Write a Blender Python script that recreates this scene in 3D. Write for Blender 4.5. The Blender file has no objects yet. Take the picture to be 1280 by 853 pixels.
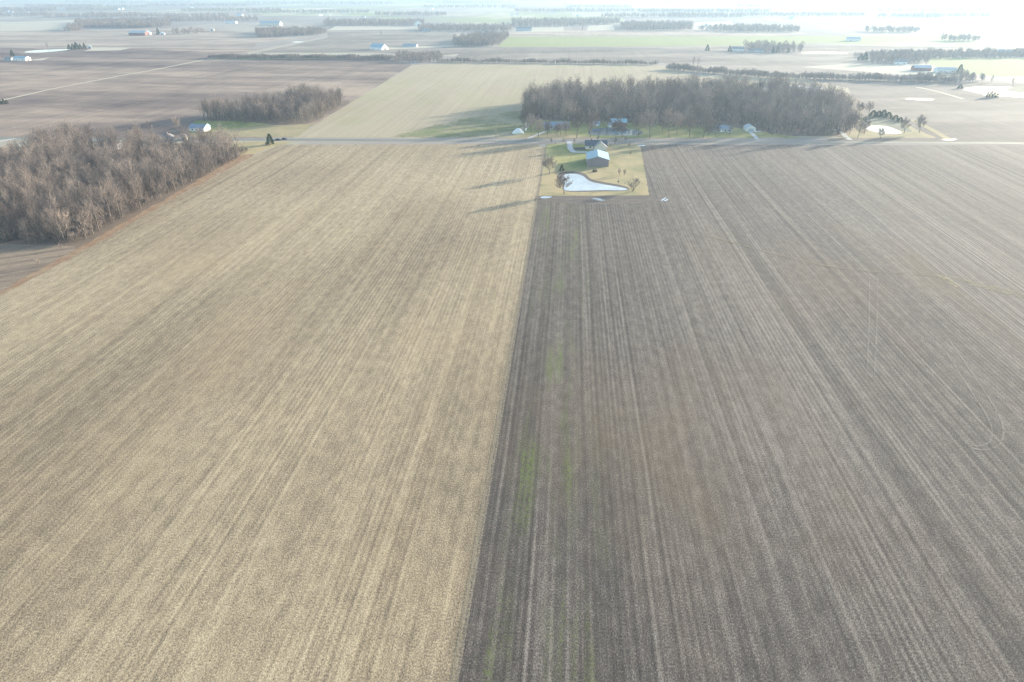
import bpy, bmesh, math, random
from mathutils import Vector, Matrix
R = math.radians
rng = random.Random(7)
SC = bpy.context.scene
C = SC.collection

# ------------------------------------------------------------------ camera, sky, sun, exposure
CAM_H, FPX, IW, IH = 110.0, 860.0, 1280.0, 853.0
PITCH = math.atan(440.5 / FPX)
cam = bpy.data.cameras.new('camera')
cam.sensor_width = 36.0
cam.lens = 36.0 * FPX / IW
cam.clip_start = 1.0
cam.clip_end = 90000.0
camo = bpy.data.objects.new('camera', cam)
C.objects.link(camo)
camo.location = (0, 0, CAM_H)
camo.rotation_euler = (math.pi / 2 - PITCH, 0, 0)
SC.camera = camo

SUN_EL, SUN_AZ = R(10.0), R(53.0)
W = bpy.data.worlds.new('World')
SC.world = W
W.use_nodes = True
wn = W.node_tree
bg = wn.nodes['Background']
sky = wn.nodes.new('ShaderNodeTexSky')
sky.sky_type = 'NISHITA'
sky.sun_disc = False
sky.sun_elevation = SUN_EL
sky.sun_rotation = SUN_AZ
sky.air_density = 1.0
sky.dust_density = 1.0
wn.links.new(sky.outputs['Color'], bg.inputs['Color'])
bg.inputs['Strength'].default_value = 0.15

sl = bpy.data.lights.new('sun', 'SUN')
sl.energy = 5.0
sl.angle = R(0.5)
sl.color = (1.0, 0.885, 0.71)
so = bpy.data.objects.new('sun', sl)
C.objects.link(so)
sd = Vector((math.sin(SUN_AZ) * math.cos(SUN_EL), math.cos(SUN_AZ) * math.cos(SUN_EL), math.sin(SUN_EL)))
so.rotation_euler = (-sd).to_track_quat('-Z', 'Y').to_euler()
so.location = sd * 400

SC.view_settings.view_transform = 'Standard'
SC.view_settings.look = 'None'
SC.view_settings.exposure = 1.7
SC.view_settings.gamma = 1.0
SC.view_settings.use_curve_mapping = False
HAZE_DENSITY = 1.35e-4
HAZE_COLOR = (0.395, 0.56, 0.75)
HAZE_ANISO = 0.34
SC.render.engine = 'CYCLES'
SC.cycles.use_denoising = True
SC.cycles.denoiser = 'OPENIMAGEDENOISE'
SC.cycles.denoising_input_passes = 'RGB_ALBEDO_NORMAL'
SC.cycles.denoising_prefilter = 'NONE'
SC.cycles.use_adaptive_sampling = False
SC.cycles.max_bounces = 6
SC.cycles.diffuse_bounces = 2
SC.cycles.volume_bounces = 1
SC.cycles.transparent_max_bounces = 6
SC.cycles.caustics_reflective = False
SC.cycles.caustics_refractive = False


# ------------------------------------------------------------------ helpers
def G(x, y, z=0.0):
    """the ground point (at height z) that a pixel of the 1280x853 photograph looks at"""
    cx, cy = (x - IW / 2) / FPX, (IH / 2 - y) / FPX
    d = (cx, math.cos(PITCH) + cy * math.sin(PITCH), -math.sin(PITCH) + cy * math.cos(PITCH))
    t = (z - CAM_H) / d[2]
    return Vector((d[0] * t, d[1] * t, z))


def obj(name, bm, mat, parent=None):
    me = bpy.data.meshes.new(name)
    bm.normal_update()
    bm.to_mesh(me)
    bm.free()
    for m in (mat if isinstance(mat, (list, tuple)) else [mat]):
        me.materials.append(m)
    o = bpy.data.objects.new(name, me)
    C.objects.link(o)
    if parent:
        o.parent = parent
    return o


def tag(o, label, cat, group=None):
    o['label'] = label
    o['category'] = cat
    if group:
        o['group'] = group
    return o


def thing(name, label, cat, loc=(0, 0, 0), rz=0.0, group=None):
    o = bpy.data.objects.new(name, None)
    C.objects.link(o)
    o.location = loc
    o.rotation_euler = (0, 0, rz)
    o.empty_display_size = 0.5
    return tag(o, label, cat, group)


def struct(name, bm, mat, kind='structure'):
    o = obj(name, bm, mat)
    o['kind'] = kind
    return o


def copy_tree(src, name, loc, rz, sc, label, cat, group=None):
    r = src.copy()
    r.name = name
    C.objects.link(r)
    r.location = loc
    r.rotation_euler = (0, 0, rz)
    r.scale = sc if isinstance(sc, (tuple, list)) else (sc, sc, sc)
    tag(r, label, cat, group)
    for ch in src.children:
        c = ch.copy()
        C.objects.link(c)
        c.parent = r
        for g in ch.children:
            d = g.copy()
            C.objects.link(d)
            d.parent = c
    return r


def poly(pts, z=0.0):
    bm = bmesh.new()
    vs = [bm.verts.new((p[0], p[1], z)) for p in pts]
    f = bm.faces.new(vs)
    f.normal_update()
    if f.normal.z < 0:
        f.normal_flip()
    bmesh.ops.triangulate(bm, faces=[f])
    return bm


def px(*pts):
    return [G(*p) for p in pts]


def smooth(pts, n=6):
    """closed Catmull-Rom through ground points"""
    out = []
    k = len(pts)
    for i in range(k):
        p0, p1, p2, p3 = (Vector(pts[(i + j - 1) % k][:2]) for j in range(4))
        for s in range(n):
            t = s / n
            out.append(0.5 * ((2 * p1) + (p2 - p0) * t + (2 * p0 - 5 * p1 + 4 * p2 - p3) * t * t + (3 * p1 - p0 - 3 * p2 + p3) * t ** 3))
    return out


def rough(pts, step, amp, r):
    """the closed outline again, resampled with a wandering edge"""
    out = []
    k = len(pts)
    for i in range(k):
        a, b = Vector(pts[i][:2]), Vector(pts[(i + 1) % k][:2])
        n = max(1, min(900, int((b - a).length / step)))
        nn = Vector((-(b - a).y, (b - a).x)).normalized() if (b - a).length > 0 else Vector((0, 0))
        for s in range(n):
            out.append(a.lerp(b, s / n) + nn * r.gauss(0, amp) * (0 if s == 0 else 1))
    return out


def ribbon(pts, w, z, n=8):
    """an open strip of constant width along smoothed ground points"""
    P = [Vector(p[:2]) for p in pts]
    P = [P[0] * 2 - P[1]] + P + [P[-1] * 2 - P[-2]]
    line = []
    for i in range(1, len(P) - 2):
        p0, p1, p2, p3 = P[i - 1:i + 3]
        for s in range(n):
            t = s / n
            line.append(0.5 * ((2 * p1) + (p2 - p0) * t + (2 * p0 - 5 * p1 + 4 * p2 - p3) * t * t + (3 * p1 - p0 - 3 * p2 + p3) * t ** 3))
    line.append(P[-2])
    bm = bmesh.new()
    prev = None
    for i, p in enumerate(line):
        d = (line[min(i + 1, len(line) - 1)] - line[max(i - 1, 0)]).normalized()
        nn = Vector((-d.y, d.x)) * w / 2
        a, b = bm.verts.new((*(p + nn), z)), bm.verts.new((*(p - nn), z))
        if prev:
            bm.faces.new((prev[0], prev[1], b, a))
        prev = (a, b)
    return bm


def add_box(bm, x0, x1, y0, y1, z0, z1, M=None):
    v = [Vector((x, y, z)) for z in (z0, z1) for y in (y0, y1) for x in (x0, x1)]
    if M:
        v = [M @ q for q in v]
    v = [bm.verts.new(q) for q in v]
    for f in ((0, 2, 3, 1), (4, 5, 7, 6), (0, 1, 5, 4), (2, 6, 7, 3), (0, 4, 6, 2), (1, 3, 7, 5)):
        bm.faces.new([v[i] for i in f])


def add_tube(bm, pts, rad, sides=5):
    rings = []
    for i, p in enumerate(pts):
        d = (pts[min(i + 1, len(pts) - 1)] - pts[max(i - 1, 0)]).normalized()
        u = d.orthogonal().normalized()
        w = d.cross(u)
        rings.append([bm.verts.new(p + (u * math.cos(2 * math.pi * k / sides) + w * math.sin(2 * math.pi * k / sides)) * rad[i]) for k in range(sides)])
    for a, b in zip(rings, rings[1:]):
        for k in range(sides):
            bm.faces.new((a[k], a[(k + 1) % sides], b[(k + 1) % sides], b[k]))
    bm.faces.new(rings[-1])


# ------------------------------------------------------------------ materials
class NT:
    def __init__(s, name):
        s.m = bpy.data.materials.new(name)
        s.m.use_nodes = True
        s.t = s.m.node_tree
        s.b = s.t.nodes['Principled BSDF']

    def n(s, typ, **kw):
        o = s.t.nodes.new(typ)
        for k, v in kw.items():
            if hasattr(o, k):
                setattr(o, k, v)
        return o

    def link(s, a, b):
        s.t.links.new(a, b)

    def coords(s, ang=0.0, scale=(1, 1, 1)):
        tc = s.n('ShaderNodeTexCoord')
        mp = s.n('ShaderNodeMapping')
        mp.inputs['Rotation'].default_value = (0, 0, ang)
        s.link(tc.outputs['Object'], mp.inputs['Vector'])
        return s.stretch(mp.outputs['Vector'], scale)

    def stretch(s, vec, scale):
        m2 = s.n('ShaderNodeVectorMath', operation='MULTIPLY')
        m2.inputs[1].default_value = scale
        s.link(vec, m2.inputs[0])
        return m2.outputs[0]

    def noise(s, vec, scale=(1, 1, 1), detail=2.0, rough=0.5, off=0.0):
        m2 = s.n('ShaderNodeVectorMath', operation='MULTIPLY_ADD')
        m2.inputs[1].default_value = scale
        m2.inputs[2].default_value = (off, off * 1.7, off * 0.3)
        s.link(vec, m2.inputs[0])
        o = s.n('ShaderNodeTexNoise')
        o.inputs['Scale'].default_value = 1.0
        o.inputs['Detail'].default_value = detail
        o.inputs['Roughness'].default_value = rough
        s.link(m2.outputs[0], o.inputs['Vector'])
        return o.outputs['Fac']

    def math(s, op, a, b=None, c=None, clamp=False):
        o = s.n('ShaderNodeMath', operation=op)
        o.use_clamp = clamp
        for i, v in enumerate((a, b, c)):
            if v is None:
                continue
            if isinstance(v, (int, float)):
                o.inputs[i].default_value = v
            else:
                s.link(v, o.inputs[i])
        return o.outputs[0]

    def remap(s, v, lo, hi):
        o = s.n('ShaderNodeMapRange')
        o.clamp = True
        s.link(v, o.inputs['Value'])
        o.inputs['From Min'].default_value = lo
        o.inputs['From Max'].default_value = hi
        return o.outputs['Result']

    def ramp(s, v, stops):
        o = s.n('ShaderNodeValToRGB')
        e = o.color_ramp.elements
        while len(e) < len(stops):
            e.new(0.5)
        for el, (p, c) in zip(e, stops):
            el.position = p
            el.color = (*c, 1)
        s.link(v, o.inputs['Fac'])
        return o.outputs['Color']

    def mix(s, fac, a, b):
        o = s.n('ShaderNodeMix', data_type='RGBA')
        if isinstance(fac, (int, float)):
            o.inputs[0].default_value = fac
        else:
            s.link(fac, o.inputs[0])
        for i, v in ((6, a), (7, b)):
            if isinstance(v, tuple):
                o.inputs[i].default_value = (*v, 1)
            else:
                s.link(v, o.inputs[i])
        return o.outputs[2]

    def bump(s, h, strength, dist):
        o = s.n('ShaderNodeBump')
        o.inputs['Strength'].default_value = strength
        o.inputs['Distance'].default_value = dist
        s.link(h, o.inputs['Height'])
        s.link(o.outputs['Normal'], s.b.inputs['Normal'])

    def done(s, col, rough=0.95, spec=0.15):
        if isinstance(col, tuple):
            s.b.inputs['Base Color'].default_value = (*col, 1)
        else:
            s.link(col, s.b.inputs['Base Color'])
        s.b.inputs['Roughness'].default_value = rough
        s.b.inputs['Specular IOR Level'].default_value = spec
        return s.m


def field_mat(name, dark, mid, light, ang, patch=None, green=None, amp=1.0, speck=1.0, stripe=1.0, blotch=1.0, tracks=0.0, damp=None):
    """worked soil or crop stubble in long rows that run at ANG; every mark is a mark of the soil itself"""
    t = NT(name)
    c = t.coords(ang)
    fine = t.noise(c, (3.6, 2.2, 1), 3.0, 0.8)
    clump = t.noise(c, (0.55, 0.22, 1), 3.0, 0.6, 11)
    s1 = t.noise(c, (0.9, 0.005, 1), 2.0, 0.6, 23)
    s2 = t.noise(c, (0.19, 0.0014, 1), 4.0, 0.7, 37)
    s3 = t.noise(c, (0.035, 0.0007, 1), 2.0, 0.5, 51)
    bl = t.noise(c, (0.011, 0.006, 1), 4.0, 0.55, 67)
    s2 = t.remap(s2, 0.32, 0.68)
    s4 = t.remap(t.noise(c, (0.42, 0.0022, 1), 3.0, 0.6, 41), 0.36, 0.64)
    # drilled rows 0.76 m apart, crisper in some places than in others
    spx = t.n('ShaderNodeSeparateXYZ')
    t.link(c, spx.inputs[0])
    wv = t.math('SINE', t.math('MULTIPLY', spx.outputs['X'], 2 * math.pi / 1.52))
    wv = t.math('MULTIPLY', wv, t.remap(t.noise(c, (0.06, 0.008, 1), 2.0, 0.5, 47), 0.35, 0.65))
    v = t.math('MULTIPLY_ADD', fine, 2.5 * amp * speck, 0.5 - 1.25 * amp * speck)
    v = t.math('MULTIPLY_ADD', wv, 0.15 * amp * stripe, v)
    for n_, k in ((clump, 0.6 * speck), (s1, 0.6 * stripe), (s2, 0.20 * stripe), (s4, 0.22 * stripe), (s3, 0.28 * stripe), (bl, 0.75 * blotch)):
        v = t.math('MULTIPLY_ADD', n_, k * amp, t.math('ADD', v, -0.5 * k * amp))
    if damp:
        # wetter, darker soil in a strip along the field's edge
        da = t.math('MULTIPLY', t.remap(spx.outputs['X'], damp[0], damp[0] + 8), t.remap(spx.outputs['X'], damp[1], damp[1] - 16))
        da = t.math('MULTIPLY', da, t.remap(t.noise(c, (0.05, 0.006, 1), 3.0, 0.6, 61), 0.3, 0.6))
        v = t.math('MULTIPLY_ADD', da, -0.11, v)
    if tracks:
        # wheel marks of the machines: one pair each working width, worn more here and less there
        sp = t.n('ShaderNodeSeparateXYZ')
        wob = t.noise(c, (0.0, 0.006, 0), 2.0, 0.5, 5)
        t.link(c, sp.inputs[0])
        x = t.math('MULTIPLY_ADD', wob, 5.0, sp.outputs['X'])
        fr = t.math('PINGPONG', x, 6.1)
        d = t.math('ABSOLUTE', t.math('SUBTRACT', fr, 1.1))
        line = t.remap(d, 0.55, 0.12)
        wear = t.remap(t.noise(c, (0.09, 0.004, 1), 2.0, 0.5, 71), 0.42, 0.66)
        v = t.math('MULTIPLY_ADD', t.math('MULTIPLY', line, wear), tracks, v)
        d2 = t.math('ABSOLUTE', t.math('SUBTRACT', fr, 2.3))
        l2 = t.remap(d2, 0.8, 0.1)
        v = t.math('MULTIPLY_ADD', t.math('MULTIPLY', l2, wear), -0.6 * tracks, v)
    col = t.ramp(v, [(0.08, dark), (0.5, mid), (0.92, light)])
    if patch:
        pn = t.remap(t.noise(c, (0.02, 0.008, 1), 4.0, 0.6, 83), 0.48, 0.72)
        col = t.mix(t.math('MULTIPLY', pn, patch[1]), col, t.mix(0.5, col, patch[0]))
    if green:
        gcol, x0, x1, amt = green
        sp = t.n('ShaderNodeSeparateXYZ')
        t.link(c, sp.inputs[0])
        a = t.math('MULTIPLY', t.remap(sp.outputs['X'], x0, x0 + 6), t.remap(sp.outputs['X'], x1, x1 - 9))
        gn = t.remap(t.noise(c, (0.36, 0.024, 1), 4.0, 0.65, 97), 0.46, 0.64)
        gn = t.math('MULTIPLY', gn, t.remap(t.noise(c, (0.10, 0.012, 1), 3.0, 0.6, 103), 0.44, 0.60))
        gf = t.remap(t.noise(c, (1.6, 0.9, 1), 3.0, 0.7, 13), 0.40, 0.62)
        col = t.mix(t.math('MULTIPLY', t.math('MULTIPLY', a, gn), t.math('MULTIPLY', gf, amt)), col, gcol)
    t.bump(t.math('ADD', fine, t.math('MULTIPLY', s1, 0.6)), 0.35, 0.12)
    return t.done(col, 0.95, 0.12)


ROW = R(4.5)
M_STUBBLE = field_mat('corn stubble', (0.105, 0.083, 0.065), (0.285, 0.227, 0.150), (0.54, 0.445, 0.295), ROW, patch=((0.33, 0.24, 0.14), 0.55),
                      amp=0.95, stripe=0.56, blotch=0.9)
M_PLOUGH = field_mat('worked dark soil with residue', (0.045, 0.040, 0.038), (0.121, 0.104, 0.090), (0.295, 0.26, 0.222), ROW, patch=((0.20, 0.145, 0.09), 0.55),
                     green=((0.125, 0.165, 0.045), -16, 15, 1.0), amp=0.9, stripe=0.72, blotch=0.6, tracks=0.16, damp=(-24, 26))
M_LEFT = field_mat('brown tilled stubble', (0.10, 0.08, 0.07), (0.225, 0.175, 0.13), (0.38, 0.30, 0.21), R(60), amp=0.9)
M_HEAD = field_mat('turned headland soil', (0.045, 0.040, 0.038), (0.115, 0.095, 0.082), (0.25, 0.22, 0.19), ROW + R(90), amp=0.8)
M_GREYFIELD = field_mat('pale worked field', (0.06, 0.052, 0.046), (0.142, 0.122, 0.105), (0.30, 0.264, 0.224), R(6.4), amp=0.75, stripe=1.2, blotch=0.5, tracks=0.3)
M_TAN = field_mat('bleached stubble', (0.21, 0.175, 0.125), (0.35, 0.295, 0.205), (0.47, 0.405, 0.29), ROW, patch=((0.22, 0.26, 0.09), 0.6), amp=0.45, blotch=0.9)


M_WINTER = field_mat('winter wheat', (0.17, 0.195, 0.075), (0.24, 0.265, 0.115), (0.31, 0.34, 0.14), ROW, amp=0.35, blotch=1.2)
M_CREAM = field_mat('dry straw field', (0.34, 0.31, 0.24), (0.42, 0.385, 0.30), (0.5, 0.46, 0.37), ROW, amp=0.35, blotch=1.2)



def streaky(name, cols, ang):
    t = NT(name)
    c = t.coords(ang)
    a = t.noise(c, (0.003, 0.011, 1), 5.0, 0.62, 5)
    b = t.noise(c, (0.02, 0.02, 1), 4.0, 0.65, 17)
    rws = t.noise(t.coords(ROW), (0.16, 0.003, 1), 3.0, 0.6, 29)
    f = t.noise(c, (0.6, 0.6, 1), 3.0, 0.7, 31)
    v = t.math('MULTIPLY_ADD', a, 2.3, -0.65)
    for q, k in ((b, 0.9), (rws, 0.5), (f, 0.5)):
        v = t.math('MULTIPLY_ADD', q, k, t.math('ADD', v, -0.5 * k))
    col = t.ramp(v, [(0.05, cols[0]), (0.5, cols[1]), (0.95, cols[2])])
    return t.done(col, 0.95, 0.12)


def ground_mat():
    t = NT('distant farmland')
    c = t.coords(ROW)
    b = t.n('ShaderNodeTexBrick')
    t.link(t.stretch(c, (1 / 420, 1 / 420, 0)), b.inputs['Vector'])
    b.inputs['Scale'].default_value = 1.0
    b.inputs['Mortar Size'].default_value = 0.004
    b.inputs['Brick Width'].default_value = 1.0
    b.inputs['Row Height'].default_value = 1.6
    b.inputs['Color1'].default_value = (0, 0, 0, 1)
    b.inputs['Color2'].default_value = (1, 1, 1, 1)
    b.inputs['Mortar'].default_value = (0.3, 0.3, 0.3, 1)
    bw = t.n('ShaderNodeRGBToBW')
    t.link(b.outputs['Color'], bw.inputs[0])
    n1 = t.noise(c, (0.0045, 0.0016, 1), 4.0, 0.6, 3)
    v = t.math('MULTIPLY_ADD', n1, 0.7, t.math('MULTIPLY_ADD', bw.outputs[0], 0.8, -0.25))
    col = t.ramp(v, [(0.05, (0.18, 0.155, 0.145)), (0.3, (0.27, 0.235, 0.21)), (0.5, (0.34, 0.31, 0.24)), (0.66, (0.21, 0.19, 0.18)), (0.8, (0.22, 0.25, 0.11)), (0.95, (0.42, 0.385, 0.30))])
    return t.done(col)


def lawn_mat(name, a, b, c3, sc=0.06, k=(0.40, 0.62)):
    t = NT(name)
    c = t.coords(0)
    n1 = t.remap(t.noise(c, (sc, sc * 0.6, 1), 4.0, 0.6, 3), *k)
    n2 = t.noise(c, (1.3, 1.3, 1), 3.0, 0.7, 7)
    col = t.mix(n1, a, b)
    col = t.mix(t.remap(n2, 0.45, 0.8), col, c3)
    t.bump(n2, 0.3, 0.08)
    return t.done(col)


def plain(name, col, rough=0.8, var=0.12, sc=0.6, spec=0.3, metal=0.0, streak=None):
    """one surface colour with weathering that has its own shape"""
    t = NT(name)
    c = t.coords(0)
    n1 = t.noise(c, streak or (sc, sc, sc), 4.0, 0.6, 3)
    k = t.remap(n1, 0.3, 0.7)
    out = t.mix(k, tuple(x * (1 - var) for x in col), tuple(min(1, x * (1 + var)) for x in col))
    t.b.inputs['Metallic'].default_value = metal
    return t.done(out, rough, spec)


def bark_mat(name, a, b):
    """twigs and bark; each tree its own shade between A and B"""
    t = NT(name)
    oi = t.n('ShaderNodeObjectInfo')
    n1 = t.noise(t.coords(0), (0.5, 0.5, 0.5), 2.0, 0.6, 3)
    k = t.math('MULTIPLY_ADD', t.math('ADD', n1, -0.5), 0.5, oi.outputs['Random'], clamp=True)
    return t.done(t.mix(k, a, b), 0.9, 0.1)


M_BROWN = streaky('brown tilled soil', ((0.095, 0.07, 0.064), (0.20, 0.15, 0.125), (0.35, 0.27, 0.205)), R(12))
M_PINK = streaky('dry pinkish soil', ((0.18, 0.145, 0.125), (0.30, 0.243, 0.195), (0.42, 0.35, 0.28)), R(2))
M_GREYFAR = streaky('grey tilled soil', ((0.12, 0.102, 0.09), (0.195, 0.165, 0.14), (0.29, 0.25, 0.21)), R(-8))
M_GROUND = ground_mat()
M_LAWN = lawn_mat('dormant lawn', (0.39, 0.31, 0.17), (0.215, 0.215, 0.105), (0.27, 0.22, 0.125), 0.05, (0.44, 0.68))
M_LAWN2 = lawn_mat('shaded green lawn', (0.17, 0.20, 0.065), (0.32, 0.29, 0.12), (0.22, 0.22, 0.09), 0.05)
M_VERGE = lawn_mat('rough dry grass', (0.34, 0.28, 0.16), (0.27, 0.24, 0.13), (0.24, 0.20, 0.12), 0.08)
M_RUST = lawn_mat('rusty dead grass', (0.25, 0.15, 0.09), (0.32, 0.235, 0.145), (0.17, 0.11, 0.075), 0.25)
M_LITTER = lawn_mat('leaf litter', (0.17, 0.125, 0.09), (0.13, 0.105, 0.085), (0.22, 0.16, 0.11), 0.12)
M_WATERWAY = lawn_mat('grassed waterway', (0.15, 0.16, 0.11), (0.20, 0.19, 0.14), (0.12, 0.13, 0.09), 0.06)
M_DITCH = plain('silty ditch soil', (0.135, 0.125, 0.11), 0.95, 0.35, 0.15)
M_ASPHALT = plain('worn asphalt', (0.125, 0.135, 0.145), 0.6, 0.2, 0.2, 0.5)
M_GRAVEL = plain('pale gravel', (0.44, 0.42, 0.38), 0.9, 0.15, 0.5)
M_CONCRETE = plain('pale concrete', (0.42, 0.43, 0.43), 0.8, 0.1, 0.4)
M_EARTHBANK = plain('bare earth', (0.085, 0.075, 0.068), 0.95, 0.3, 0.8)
M_LANE = plain('straw coloured lane', (0.42, 0.37, 0.28), 0.95, 0.12, 0.05)
M_PAINT = plain('road paint', (0.7, 0.68, 0.6), 0.7, 0.2, 0.5)


def water_mat(name, col, rough, ice):
    t = NT(name)
    c = t.coords(0)
    n1 = t.noise(c, (0.09, 0.05, 1), 4.0, 0.6, 3)
    out = t.mix(t.remap(n1, 0.35, 0.7), col, tuple(min(1, x * (1.5 if ice else 0.7)) for x in col))
    n2 = t.noise(c, (0.9, 0.7, 1), 3.0, 0.6, 9)
    t.bump(n2, 0.05 if ice else 0.12, 0.05)
    t.b.inputs['IOR'].default_value = 1.33
    return t.done(out, rough, 0.5)


M_ICE = water_mat('thin pond ice', (0.275, 0.305, 0.335), 0.2, True)
M_WATER = water_mat('dark pond water', (0.09, 0.13, 0.15), 0.08, False)
M_PUDDLE = water_mat('standing meltwater', (0.28, 0.32, 0.36), 0.14, True)

M_BARK = bark_mat('tree bark', (0.12, 0.10, 0.085), (0.22, 0.19, 0.165))
M_TWIG = bark_mat('bare twigs', (0.135, 0.107, 0.10), (0.36, 0.30, 0.26))
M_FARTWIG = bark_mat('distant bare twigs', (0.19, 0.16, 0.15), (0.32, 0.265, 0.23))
M_RUSTTWIG = bark_mat('rusty shrub twigs', (0.24, 0.12, 0.075), (0.33, 0.19, 0.12))
M_NEEDLE = bark_mat('evergreen needles', (0.035, 0.065, 0.03), (0.07, 0.10, 0.045))

M_WHITEMETAL = plain('white ribbed steel roof', (0.27, 0.41, 0.48), 0.5, 0.06, 0.5, 0.2, 0.0)
M_GREYSIDING = plain('mauve grey steel siding', (0.23, 0.20, 0.215), 0.6, 0.06, 0.3, 0.4, 0.0, (2.2, 2.2, 0.05))
M_SHINGLE = plain('blue grey shingles', (0.085, 0.10, 0.125), 0.85, 0.2, 1.5)
M_BLUEROOF = plain('blue steel roof', (0.21, 0.27, 0.34), 0.5, 0.08, 0.5, 0.5)
M_PALEBLUE = plain('pale blue painted siding', (0.42, 0.47, 0.51), 0.7, 0.06, 0.5)
M_CREAMSIDING = plain('cream siding', (0.62, 0.585, 0.50), 0.7, 0.05, 0.5)
M_WHITE = plain('white painted siding', (0.78, 0.78, 0.76), 0.6, 0.05, 0.5)
M_BRICK = plain('red brick', (0.26, 0.10, 0.08), 0.85, 0.2, 2.0)
M_REDBARN = plain('barn red boards', (0.22, 0.10, 0.09), 0.8, 0.15, 0.5)
M_GREYROOF = plain('grey shingles', (0.22, 0.22, 0.225), 0.85, 0.15, 1.0)
M_DARKDOOR = plain('dark door', (0.06, 0.06, 0.065), 0.6)
M_GLASS = plain('window glass', (0.03, 0.04, 0.05), 0.08, 0.1, 0.5, 0.5)
M_WOODPOLE = plain('weathered pole wood', (0.26, 0.23, 0.20), 0.9, 0.2, 0.4)
M_STEEL = plain('galvanised steel', (0.45, 0.47, 0.48), 0.5, 0.1)
M_TYRE = plain('tyre rubber', (0.03, 0.03, 0.03), 0.9)
M_DARKPAINT = plain('dark blue car paint', (0.03, 0.045, 0.07), 0.25, 0.05, 0.5, 0.5)
M_WHITEPAINT = plain('white car paint', (0.75, 0.76, 0.77), 0.3, 0.05, 0.5, 0.5)
M_TARP = plain('white tarpaulin', (0.78, 0.79, 0.78), 0.6, 0.08, 0.6)
M_BROWNWOOD = plain('split firewood', (0.17, 0.11, 0.07), 0.9, 0.3, 2.0)

# ------------------------------------------------------------------ ground, fields, roads, water
bm = bmesh.new()
S = 30000
n = 30
vs = [[bm.verts.new((-S + 2 * S * i / n, -2000 + (S + 2000) * j / n, -0.02)) for i in range(n + 1)] for j in range(n + 1)]
for j in range(n):
    for i in range(n):
        bm.faces.new((vs[j][i], vs[j][i + 1], vs[j + 1][i + 1], vs[j + 1][i]))
struct('ground', bm, M_GROUND)

LEVEL = [0.0]


def sheet(name, mat, pts, edge=None):
    LEVEL[0] += 0.0012
    if edge:
        pts = rough(pts, edge[0], edge[1], rng)
    return struct(name, poly(pts, LEVEL[0]), mat)


# far strips first (each a little above the one before)
FAR = [
    ('dry_field', M_PINK, [(-150, 100), (-150, 46), (330, 46), (300, 75), (240, 75)]),
    ('dry_field', M_CREAM, [(-100, 46), (-60, 30), (95, 25), (95, 36), (60, 44)]),
    ('dry_field', M_PINK, [(-80, 56), (-60, 40), (260, 35), (370, 49), (250, 58), (60, 60)]),
    ('tilled_field', M_BROWN, [(-160, 68), (-120, 58), (60, 61), (160, 60), (330, 62), (260, 73), (258, 75), (0, 75)]),
    ('straw_field', M_CREAM, [(105, 64), (118, 59.5), (165, 60), (150, 63)]),
    ('straw_field', M_CREAM, [(5, 78), (35, 75.5), (62, 72), (50, 77)]),
    ('dry_field', M_PINK, [(200, 27), (206, 18), (300, 14), (330, 19), (290, 26)]),
    ('dry_field', M_GREYFAR, [(320, 66), (410, 47), (410, 34), (525, 33), (535, 41), (570, 41), (570, 58), (640, 60), (530, 72), (480, 66)]),
    ('straw_field', M_CREAM, [(408, 38), (420, 33), (522, 33), (524, 37)]),
    ('dry_field', M_CREAM, [(465, 63), (480, 60), (570, 56.5), (575, 58)]),
    ('tilled_field', M_GREYFAR, [(560, 74), (590, 60), (1060, 57), (1300, 60), (1300, 96), (960, 92), (840, 82), (830, 79)]),
    ('dry_field', M_PINK, [(630, 47), (632, 38), (960, 36), (1010, 42), (940, 47)]),
    ('wheat_field', M_WINTER, [(622, 59), (635, 46), (1062, 45), (1068, 52), (960, 57)]),
    ('straw_field', M_CREAM, [(734, 38.5), (736, 32), (766, 31), (768, 38)]),
    ('straw_field', M_CREAM, [(867, 37), (868, 28), (915, 27), (918, 35)]),
    ('straw_field', M_CREAM, [(640, 40), (648, 34.5), (706, 34), (704, 39.5)]),
    ('straw_field', M_CREAM, [(1000, 84), (1060, 80), (1230, 80), (1300, 92), (1300, 104), (1190, 98)]),
    ('wheat_field', M_WINTER, [(1195, 92), (1160, 80), (1165, 72), (1420, 74), (1450, 94), (1250, 96)]),
    ('wheat_field', M_WINTER, [(960, 53), (980, 46), (1200, 43), (1210, 49), (1060, 55)]),
]
for nm, mt, pts in FAR:
    sheet(nm, mt, px(*pts), (60, 2.0))

sheet('tilled_field', M_BROWN, px((-420, 176), (-420, 110), (-150, 76), (255, 75.5), (480, 73), (515, 81), (368, 172)), (40, 1.0))
sheet('tilled_field', M_LEFT, px((-420, 184), (200, 184), (216, 247), (100, 314), (0, 367), (-420, 640)))
sheet('tilled_field', M_GREYFAR, px((1035, 178), (1050, 110), (990, 97), (1260, 104), (1500, 112), (1700, 178)), (40, 1.0))
sheet('stubble_field', M_TAN, px((366, 172.5), (515, 82), (560, 78.5), (830, 82), (860, 93), (1000, 98), (1060, 110), (1085, 172.5)), (30, 0.6))
sheet('ploughed_field', M_PLOUGH, px((1000, 181), (995, 190), (1177, 341), (1280, 427), (1900, 1150), (470, 1150), (535, 853), (655, 245), (673, 181)))
sheet('ploughed_field', M_GREYFIELD, px((998, 181.3), (1800, 184), (2300, 1150), (1900, 1150), (1280, 427), (1177, 341), (995, 190)))
# the stubble lies over the worked soil with a ragged edge of straw
stub = [G(683, 180.6), G(672, 245), G(568, 853), G(530, 1150), G(-1500, 1150), G(-700, 700), G(0, 367), G(314, 196), G(352, 181)]
sheet('stubble_field', M_STUBBLE, rough(stub, 0.7, 0.10, rng))
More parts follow.
